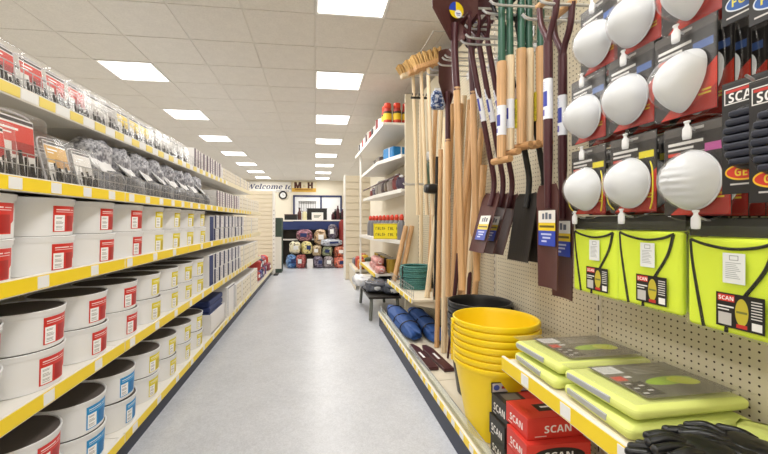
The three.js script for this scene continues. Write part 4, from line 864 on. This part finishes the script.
// ───────────── far right shelving ─────────────
const FR = [ // level Y, outline as [X, D]
  { Y: 1.25, o: [[1.29, 4.64], [0.86, 4.64], [0.79, 7.2], [1.29, 7.2]] },
  { Y: 0.85, o: [[1.29, 4.64], [1.1, 4.64], [0.9, 5.3], [0.87, 6.9], [1.29, 6.9]] },
  { Y: 0.41, o: [[1.29, 4.64], [1.1, 4.64], [0.95, 5.9], [0.9, 6.9], [1.29, 6.9]] },
  { Y: -0.25, o: [[1.29, 4.64], [1.08, 4.64], [0.88, 5.6], [0.83, 6.9], [1.29, 6.9]] },
  { Y: -0.765, o: [[1.29, 5.3], [0.86, 5.3], [0.85, 6.9], [1.29, 6.9]] },
];
{
  const g = thing('end_shelving', 'white five level shelving with splayed fronts beyond the pegboard', 'shelving', V3(0, 0, 0));
  part('back_panel', bx(0.02, 2.7, 2.6, 1.31, 1.35, -5.92), M.shelf_cream, g);
  FR.forEach(({ Y, o }, k) => {
    const s = part('shelf', extr(o.map(([x, d]) => [x, d]), 0.026, 0.002).rotateX(-Math.PI / 2).translate(0, H + Y - 0.0285, 0), M.shelf_white, g);
    for (let i = 1; i < o.length - 2; i++) { const [x0, d0] = o[i], [x1, d1] = o[i + 1], L = Math.hypot(x1 - x0, d1 - d0), r = part('front_lip', rbx(0.01, 0.05, L, 0.002), k === 4 ? M.rail_yellow : M.shelf_white, s); r.position.set((x0 + x1) / 2 - 0.008, H + Y - 0.02, -(d0 + d1) / 2); r.rotation.y = Math.atan2(-(x1 - x0), (d1 - d0)) ; }
  });
  part('upright', rbx(0.03, 2.55, 0.04, 0.004, 0.845, 1.275, -6.93), M.shelf_white, g);
  part('brown_rail', rod(W(0.89, 0.56, 6.85), W(1.075, 0.6, 4.68), 0.012, 0.012, 8), M.maroon, g);
  // slatwall pillar
  const p = thing('slatwall_pillar', 'cream slatted pillar facing the aisle beyond the far shelving', 'pillar', V3(0, 0, 0));
  part('core', bx(0.55, 2.3, 0.3, 0.95, 1.15, -8.4), M.slat, p);
  const sg = rbx(0.55, 0.14, 0.018, 0.004); for (let i = 0; i < 15; i++) part('slat', sg, M.slat, p).position.set(0.95, 0.08 + i * 0.154, -8.238);
  part('edge_trim', rbx(0.03, 2.32, 0.34, 0.004, 0.665, 1.16, -8.4), M.shelf_white, p);
}
{ // goods on the far shelving
  const bottle = merge([lathe([[0, 0], [0.05, 0], [0.054, 0.008], [0.054, 0.17], [0.04, 0.2], [0.04, 0.205], [0, 0.205]], 20)]);
  const cap = lathe([[0, 0.2], [0.046, 0.2], [0.046, 0.255], [0.04, 0.265], [0, 0.266]], 20), band = new THREE.CylinderGeometry(0.0545, 0.0545, 0.13, 20, 1, true).translate(0, 0.09, 0);
  const bt = canvasTex(128, 96, (x) => { x.fillStyle = '#e6c32a'; x.fillRect(0, 0, 128, 96); x.fillStyle = '#3a2a16'; x.fillRect(0, 0, 128, 20); x.fillRect(30, 36, 20, 30); x.fillRect(80, 30, 14, 40); x.fillStyle = '#c23a22'; x.fillRect(0, 80, 128, 16); });
  mat('bottle_band', 0xffffff, { map: bt }); mat('cap_red', 0xd8442c, { roughness: 0.4 }); mat('can_gold', 0xb99a3c, { roughness: 0.35, metalness: 0.3 }); mat('bottle_red', 0xa83024, {});
  [[0.93, 4.74], [1.05, 4.72], [1.17, 4.73], [0.93, 4.88]].forEach(([X, D], i) => { const t = thing('filler_bottle', `red capped yellow banded bottle on highest far shelf, ${['at the corner', 'front row middle', 'front row innermost', 'behind the corner bottle'][i]}`, 'bottle', W(X, 1.251, D)); part('bottle', bottle, M.bottle_red, t); part('band', band, M.bottle_band, t); part('cap', cap, M.cap_red, t); });
  const cc = [0xe8e4de, 0x8a2f2a, 0xd9d4cc, 0x3b3638, 0xb8352c, 0xcfc8bd, 0x55302e]; const cn = ['white', 'dark red', 'pale', 'black', 'red', 'beige', 'brown'];
  for (let i = 0; i < 11; i++) {
    const h = rr(0.12, 0.22), t = thing('tin', `${cn[i % 7]} tin in the row along the edge of the highest far shelf`, 'tin', W(0.94 - i * 0.006, 1.251, 5.15 + i * 0.18), 0, 'tins on the highest far shelf');
    t.userData.label = `${cn[i % 7]} tin on the highest far shelf, ${ORD[i]} along from the red capped bottles`;
    part('can', lathe([[0, 0], [0.062, 0], [0.064, 0.004], [0.064, h - 0.004], [0.06, h], [0, h - 0.004]], 20), mat(`tin_${i}`, cc[i % 7], { roughness: 0.4 }), t); part('lid', new THREE.CylinderGeometry(0.052, 0.052, 0.008, 16).translate(0, h, 0), M.wire, t);
  }
  { const t = thing('blue_pack', 'bright blue wrapped pack with white band on second far shelf', 'pack', W(1.13, 0.852, 5.15), 0.3); part('pack', rbx(0.26, 0.17, 0.3, 0.02, 0, 0.085, 0, 2), mat('bright_blue', 0x1f7fc0, { roughness: 0.35 }), t); part('band', merge([bx(0.264, 0.174, 0.02, 0, 0.087, 0.04), bx(0.02, 0.174, 0.304, 0, 0.087, 0)]), M.ticket, t); }
  const mixed = [0x5a4a48, 0x8d7f78, 0x4a3d50, 0xb7aca4, 0x6a5a4a, 0x7a3a38, 0x9b948c], mn = ['brown', 'taupe', 'plum', 'light grey', 'olive brown', 'dull red', 'stone grey'];
  for (const [k, Y, n, nm] of [[1, 0.852, 5, 'second'], [2, 0.412, 9, 'third']]) for (let i = 0; i < n; i++) {
    const c = (i * 3 + k) % 7, h = rr(0.14, 0.24), t = thing('carded_pack', `${mn[c]} bagged hardware pack, ${ORD[i]} from the end panel on the ${nm} far shelf`, 'pack', W(1.17 - (i / n) * 0.1, Y, (k === 1 ? 5.5 : 4.85) + i * 0.22), rr(-0.3, 0.3), `hardware packs on the ${nm} far shelf`);
    part('pouch', pillow(0.2, h, 0.2, i + k * 9, 0.14, 0.55, 3, 16), M[`mix_${c}`] ?? mat(`mix_${c}`, mixed[c], { roughness: 0.35 }), t); part('header', rbx(0.05, 0.03, 0.12, 0.004, -0.03, h + 0.002, 0), M.ticket, t);
  }
  const redTop = lathe([[0, 0.26], [0.03, 0.26], [0.032, 0.3], [0.02, 0.335], [0, 0.34]], 14), tubeG = lathe([[0, 0], [0.056, 0], [0.058, 0.01], [0.058, 0.2], [0.034, 0.25], [0.03, 0.26], [0, 0.26]], 16);
  for (let i = 0; i < 9; i++) { const d = 4.85 + i * 0.2, X = 1.14 - i * 0.022, t = thing('red_top_bottle', `clear grey bottle with red cap, ${ORD[i]} in the row from the end panel`, 'bottle', W(X, -0.249, d), 0, 'red capped bottles behind the yellow sign'); part('bottle', tubeG, M.grey_bottle, t); part('cap', redTop, M.cap_red, t); }
  { // yellow shelf sign
    const tx = canvasTex(256, 128, (x, w, h) => { x.fillStyle = '#f3df1e'; x.fillRect(0, 0, w, h); x.strokeStyle = '#8b7d18'; x.lineWidth = 3; x.strokeRect(2, 2, w - 4, h - 4); x.fillStyle = '#5c5210'; for (const y of [26, 78]) for (let i = 0; i < 13; i++) { if (i === 5 || i === 9) continue; const X = 16 + i * 17.5; x.fillRect(X, y, 4, 26); x.fillRect(X, y + ((i * 7) % 3) * 11, 12, 4); if (i % 2) x.fillRect(X + 8, y, 4, 26); } });
    const t = thing('shelf_sign', 'yellow shelf sign with two lines of dark lettering', 'sign', W(0.97, -0.245, 4.95), -0.27);
    part('board', rbx(0.42, 0.21, 0.006, 0.002, 0.02, 0.105, 0), M.rail_yellow, t); part('lettering', sheet(0.41, 0.2, 0.02, 0.105, 0.0036), mat('sign_print', 0xffffff, { map: tx }), t);
  }
  for (let i = 0; i < 7; i++) { const t = thing('gold_tin', `${i % 3 === 1 ? 'dark' : 'gold'} tin behind the pink rolls, ${ORD[i]} from the end panel side`, 'tin', W(1.12, -0.764, 5.42 + i * 0.19), 0, 'gold tins behind pink rolls'); part('can', lathe([[0, 0], [0.07, 0], [0.072, 0.004], [0.072, 0.2], [0.068, 0.205], [0, 0.2]], 18), i % 3 === 1 ? M.dark_steel : M.can_gold, t); part('lid', new THREE.CylinderGeometry(0.058, 0.058, 0.008, 16).translate(0, 0.204, 0), M.wire, t); }
  const pk = speckTex([[214, 130, 124], [232, 190, 182], [196, 96, 92], [238, 214, 206]], 91); pk.repeat.set(3, 2); mat('pink_wrap', 0xffffff, { map: pk, roughness: 0.35 });
  for (let i = 0; i < 5; i++) { const up = i >= 3, t = thing('pink_roll', `pink wrapped roll ${up ? 'on top of the others' : 'in the bottom layer'}, ${ORD[up ? i - 3 : i]} from the end panel side`, 'roll', W(0.95 + (i % 3) * 0.01, up ? -0.656 : -0.764, up ? 5.55 + (i - 3) * 0.3 : 5.42 + i * 0.33), 0, up ? 'upper pink rolls' : 'lower pink rolls'); part('roll', pillow(0.15, 0.11, 0.3, i + 2, 0.06, 0.7, 3, 18), M.pink_wrap, t); part('end_cap', new THREE.CylinderGeometry(0.03, 0.03, 0.01, 12).rotateX(Math.PI / 2).translate(0, 0.052, 0.143), M.ticket, t); }
  // low trestle with bagged sacks
  const g = thing('trestle', 'low grey trestle with angled legs holding bagged sacks', 'trestle', W(0.9, -1.3, 5.3));
  part('top', rbx(0.42, 0.03, 1.1, 0.004, 0, 0.305, 0), M.dark_steel, g);
  for (const [x, z] of [[-0.17, 0.5], [0.17, 0.5], [-0.17, -0.5], [0.17, -0.5]]) part('leg', rod(V3(x * 1.1, 0.012, z * 1.05), V3(x, 0.3, z), 0.022, 0.022, 8), mat('trestle_grey', 0x6e7068, {}), g);
  const sk = [0xd7d7da, 0x60636c, 0x50545e, 0x3b3f49];
  [[0.74, 5.66, 0], [0.84, 5.18, 1], [1.08, 5.0, 2], [1.1, 5.55, 3]].forEach(([X, D, c], i) => { const t = thing('plastic_sack', `${['white', 'grey', 'slate grey', 'dark grey'][c]} shiny plastic sack lying on the low trestle`, 'sack', W(X, -0.979, D), rr(-0.4, 0.4)); part('sack', pillow(0.3, 0.16, 0.46, i + 31, 0.2, 0.65, 3.4), mat(`sack_${c}`, sk[c], { roughness: 0.25 }), t); part('neck', pillow(0.1, 0.06, 0.09, i + 41, 0.3, 0.8, 3, 12).translate(0, 0.04, 0.2), M.mask_white, t); });
}

// ───────────── far end of the aisle ─────────────
{
  // sunk sizes are taken from pixel boxes on the plane D
  const bags = [ // u0 u1 v0 v1 D colour name layer
    [286, 296, 254, 266.5, 10.4, 0x3f74b8, 'blue', 'on the floor'], [296, 306, 254, 266.5, 10.35, 0xa83a36, 'red', 'on the floor'], [313, 323, 256, 266.8, 10.35, 0x5a4f66, 'purple grey', 'on the floor'], [323, 334, 256, 266.8, 10.35, 0x7c6f72, 'mauve grey', 'on the floor'], [334, 345, 257, 267, 10.3, 0xd0563a, 'orange', 'on the floor'],
    [289, 301, 241, 254, 10.5, 0xe6dcb4, 'cream', 'in the second layer'], [301, 312, 241, 254, 10.5, 0xdfcf7c, 'yellow striped', 'in the second layer'], [312, 322, 245, 256, 10.5, 0xb9a074, 'tan', 'in the second layer'], [322, 333, 246, 256, 10.5, 0x97a07a, 'sage green', 'in the second layer'], [334, 345, 246, 257, 10.5, 0xc8603e, 'rust', 'in the second layer'],
    [296, 313, 229, 241, 10.75, 0x8c4d5e, 'plum red', 'on top of the pile'], [314, 327, 229, 245, 10.75, 0xb89468, 'sandy', 'on top of the pile'], [320, 343, 239, 246, 10.5, 0xa3a9b6, 'flat silver grey', 'on top of the pile'], [328, 338, 224, 239, 10.75, 0x4a3f52, 'dark plum', 'on top of the pile']];
  bags.forEach(([u0, u1, v0, v1, D, c, nm, ly], i) => {
    const a = onD(u0, v0, D), b = onD(u1, v1, D), floor = ly === 'on the floor', w = b.X - a.X, h = a.Y - (floor ? -H : b.Y);
    const t = thing('goods_bag', `${nm} bag of goods ${ly} by the blue counter`, 'bag', W((a.X + b.X) / 2, floor ? -H + 0.001 : b.Y, D + 0.1), rr(-0.35, 0.35));
    const k0 = [(c >> 16) & 255, (c >> 8) & 255, c & 255], tx = speckTex([k0, k0.map((q) => q * 0.6), k0, k0.map((q) => Math.min(255, q * 0.6 + 110)), k0, [60, 52, 50], k0.map((q) => q * 0.8)], 100 + i); tx.repeat.set(0.35, 0.3);
    part('sack', pillow(w * 0.94, h * 0.97, 0.28, i + 60, 0.1, 0.62, 3, 20), mat(`bag_${i}`, 0xffffff, { map: tx, roughness: 0.45 }), t);
    part('label', rbx(w * 0.4, h * 0.3, 0.006, 0.002, w * 0.05, h * 0.5, 0.15), i % 2 ? M.ticket : M.carton_blue, t);
  });
  { const t = thing('small_white_box', 'small white box on the floor between red and purple grey bags', 'box', W(onD(310, 266, 10.3).X, -1.299, 10.35)); part('box', rbx(0.16, 0.25, 0.2, 0.004, 0, 0.125, 0), M.carton_white, t); part('flap', rbx(0.15, 0.006, 0.1, 0.001, 0, 0.254, 0.04), M.ticket, t); }
  // counter with blue fascia
  const c = thing('counter', 'white topped counter with blue fascia at the end of the aisle', 'counter', W(0.02, -1.3, 11.3));
  part('top', rbx(2.1, 0.035, 0.55, 0.005, 0, 1.315, 0), M.shelf_white, c); part('fascia', bx(2.07, 0.24, 0.02, 0, 1.17, 0.25), M.carton_blue, c);
  part('back', bx(2.05, 1.05, 0.02, 0, 0.53, -0.2), M.dark_steel, c); for (const x of [-1.02, 1.02]) part('side_panel', bx(0.03, 1.29, 0.48, x, 0.645, 0), M.wood_block, c);
  part('shelf', bx(2.0, 0.03, 0.42, 0, 0.75, 0.0), M.shelf_white, c);
  const on = (u, w, h, d, D, name, m, label, cat) => { const p = onD(u, 219, D), t = thing(name, label, cat, W(p.X, 0.034, D)); part('body', rbx(w, h, d, 0.006, 0, h / 2, 0), m, t); return t; };
  { const t = on(317, 0.6, 0.34, 0.06, 11.4, 'display_screen', M.black, 'black screen standing on the blue fronted counter', 'screen'); part('bezel', rbx(0.62, 0.02, 0.07, 0.004, 0, 0.34, 0), M.black_plastic, t); }
  { const t = on(317.5, 0.34, 0.22, 0.02, 11.15, 'counter_sign', M.ticket, 'white card sign with dark text on the blue counter', 'sign'); part('text', sheet(0.3, 0.18, 0, 0.11, 0.0108), mat('counter_text', 0xffffff, { map: canvasTex(96, 64, (x) => { x.fillStyle = '#eeeae2'; x.fillRect(0, 0, 96, 64); x.fillStyle = '#3a4a34'; for (let i = 0; i < 3; i++) x.fillRect(14, 22 + i * 10, 66 - i * 9, 5); }) }), t); }
  { const t = on(291, 0.36, 0.15, 0.3, 11.25, 'black_case', M.black, 'low black case at the partition end of the counter', 'case'); part('lid', rbx(0.37, 0.02, 0.31, 0.004, 0, 0.155, 0), M.brown_steel, t); }
  { const p = onD(299.5, 219, 11.2), t = thing('brown_bottle', 'brown bottle standing beside the black case on counter', 'bottle', W(p.X, 0.034, 11.2)); part('bottle', lathe([[0, 0], [0.06, 0], [0.06, 0.2], [0.025, 0.27], [0.025, 0.33], [0, 0.33]], 16), M.brown_steel, t); part('cap', lathe([[0, 0.33], [0.028, 0.33], [0.028, 0.36], [0, 0.36]], 12), M.black, t); }
  { const p = onD(304.5, 219, 11.2), t = thing('cream_jar', 'pale cream jar beside the brown bottle on counter', 'jar', W(p.X, 0.034, 11.2)); part('jar', lathe([[0, 0], [0.07, 0], [0.075, 0.18], [0.05, 0.24], [0, 0.24]], 16), mat('jar_cream', 0xe9e3b4, {}), t); part('lid', lathe([[0, 0.24], [0.052, 0.24], [0.052, 0.27], [0, 0.27]], 14), M.shelf_white, t); }
  for (let i = 0; i < 5; i++) { const p = onD(333 + i * 2.4, 219, 11.1), h = 0.22 + (i % 3) * 0.1, t = thing('dark_bottle', `dark bottle ${['nearest the black screen', 'second from the screen', 'in the middle of the cluster', 'second from the pillar', 'nearest the slatted pillar'][i]} on the counter`, 'bottle', W(p.X, 0.034, 11.1 + (i % 2) * 0.12)); part('bottle', lathe([[0, 0], [0.05, 0], [0.05, h * 0.7], [0.02, h * 0.85], [0.02, h], [0, h]], 14), i % 2 ? M.black : M.maroon, t); part('cap', lathe([[0, h], [0.024, h], [0.024, h + 0.03], [0, h + 0.03]], 10), M.ticket, t); }
  { const p = onD(341, 240, 10.9), t = thing('red_canister', 'tall red canister standing on the floor by the pile of bags', 'canister', W(0.8, -1.299, 10.9)); part('body', lathe([[0, 0], [0.1, 0], [0.105, 0.01], [0.105, 1.25], [0.05, 1.34], [0, 1.35]], 20), mat('deep_red', 0x8c2c26, {}), t); part('cap', lathe([[0, 1.34], [0.05, 1.34], [0.05, 1.4], [0, 1.4]], 14), M.black, t); }
  // low display ledge on the right of the far aisle with small boxes
  const l = thing('display_ledge', 'low cream ledge with sloping front along the far right aisle', 'ledge', W(0.95, -1.3, 7.6));
  part('deck', rbx(0.4, 0.04, 1.2, 0.004, 0, 0.36, 0), M.shelf_cream, l); part('front', rbx(0.02, 0.34, 1.2, 0.004, -0.19, 0.17, 0), M.shelf_cream, l); part('rail', bx(0.004, 0.05, 1.2, -0.203, 0.35, 0), M.shelf_white, l);
  const bc = [0xd07a34, 0x4c5a3a, 0xc04a3c, 0xe0d8c4, 0x2e2f3a, 0xd8b23a, 0x8c8f9c, 0xb86a5a], bn = ['orange', 'olive', 'red', 'cream', 'black', 'mustard', 'grey', 'salmon'];
  for (let i = 0; i < 8; i++) { const w = rr(0.13, 0.17), h = rr(0.14, 0.26), t = thing('small_pack', `${bn[i]} small pack standing on the low cream ledge`, 'pack', W(0.88 + (i % 2) * 0.14, -0.919, 7.1 + (i >> 1) * 0.28), rr(-0.3, 0.3)); part('pack', pillow(w, h, 0.16, i + 80, 0.1, 0.5, 3, 14), mat(`small_${i}`, bc[i], { roughness: 0.4 }), t); part('label', rbx(w * 0.6, h * 0.35, 0.004, 0.001, 0, h * 0.5, 0.082), M.ticket, t); }
}
// back wall: framed opening, welcome lettering, logo board, clock
{
  const D = RD1 - 0.02;
  const pt = (u, v) => { const p = onD(u, v, D); return [p.X, H + p.Y]; };
  const [x0, y1] = pt(294, 196), [x1] = pt(321, 200), [x2] = pt(341, 200);
  const g = struct(thing('window_1', 'navy framed white window in the back wall behind the counter', 'window', V3(0, 0, -D))); delete g.userData.category;
  const b = 0.07, yb = y1 - 1.1;
  part('window_frame', merge([bx(b, y1 - yb, 0.06, x0, (y1 + yb) / 2, 0.03), bx(b, y1 - yb, 0.06, x1, (y1 + yb) / 2, 0.03), bx(x2 - x0 + b, b, 0.06, (x0 + x2) / 2, y1, 0.03), bx(x2 - x0, b, 0.06, (x0 + x2) / 2, yb, 0.03), bx(b, y1 - yb, 0.06, x2, (y1 + yb) / 2, 0.03)]), M.navy, g);
  part('pane', bx(x1 - x0 - b, y1 - yb - b, 0.01, (x0 + x1) / 2, (y1 + yb) / 2, 0.012), M.white_plastic, g); part('pane', bx(x2 - x1 - b, y1 - yb - b, 0.01, (x1 + x2) / 2, (y1 + yb) / 2, 0.012), M.white_plastic, g);
  const gx = (x0 + x1) / 2, gb = []; for (let i = 0; i < 8; i++) gb.push(bx(0.012, 0.42, 0.01, gx - 0.36 + i * 0.1, y1 - 0.45, 0.04)); for (const q of [-0.24, -0.3, -0.66]) gb.push(bx(0.76, 0.02, 0.01, gx - 0.01, y1 + q, 0.04));
  part('grille', merge(gb), M.dark_steel, g);
  const board = (u0, u1, v0, v1, name, label, m, cat, draw, cw, ch) => { const [a, t] = pt(u0, v0), [c, d] = pt(u1, v1), o = thing(name, label, cat, V3((a + c) / 2, (t + d) / 2, -D)); part('board', rbx(c - a, t - d, 0.02, 0.004, 0, 0, 0.01), m, o); part('lettering', sheet((c - a) * 0.99, (t - d) * 0.98, 0, 0, 0.0206), mat(name + '_print', 0xffffff, { map: canvasTex(cw, ch, draw), roughness: 0.6 }), o); };
  board(247, 291, 181.5, 192, 'welcome_sign', 'white wall sign with navy script lettering above the clock', M.ticket, 'sign', (x, w, h) => { x.fillStyle = '#f3efe6'; x.fillRect(0, 0, w, h); x.fillStyle = '#2c3264'; x.font = 'italic bold 78px serif'; x.textAlign = 'center'; x.fillText('Welcome to', w / 2, 82); x.fillRect(w * 0.66, 100, w * 0.3, 5); x.fillRect(w * 0.3, 106, w * 0.3, 4); }, 440, 112);
  board(292, 316, 182, 192, 'logo_board', 'gold wall board with two big dark letters', M.rail_yellow, 'sign', (x, w, h) => { x.fillStyle = '#e6dcc0'; x.fillRect(0, 0, w, h); x.fillStyle = '#d5a640'; x.fillRect(0, 66, w, 40); x.fillStyle = '#4a2016'; x.font = 'bold 88px sans-serif'; x.textAlign = 'center'; x.lineWidth = 7; x.strokeStyle = '#4a2016'; x.fillText('M', 58, 66); x.strokeText('M', 58, 66); x.fillText('H', 186, 66); x.strokeText('H', 186, 66); x.font = 'bold 40px sans-serif'; x.fillStyle = '#c9b890'; x.fillText('&', 124, 56); x.fillStyle = '#7a4a1c'; x.fillRect(30, 80, 180, 8); }, 244, 106);
  const [cx, cy] = pt(283, 195.2), k = thing('wall_clock', 'round wall clock with dark rim under the welcome sign', 'clock', V3(cx, cy, -D));
  part('rim', new THREE.TorusGeometry(0.15, 0.03, 10, 28).translate(0, 0, 0.03), M.dark_steel, k); part('face', new THREE.CylinderGeometry(0.14, 0.14, 0.02, 28).rotateX(Math.PI / 2).translate(0, 0, 0.02), M.ticket, k); part('hands', merge([bx(0.012, 0.09, 0.004, 0, 0.04, 0.034), bx(0.07, 0.012, 0.004, 0.03, 0, 0.034)]), M.black, k);
}
renderer.render(scene, camera);
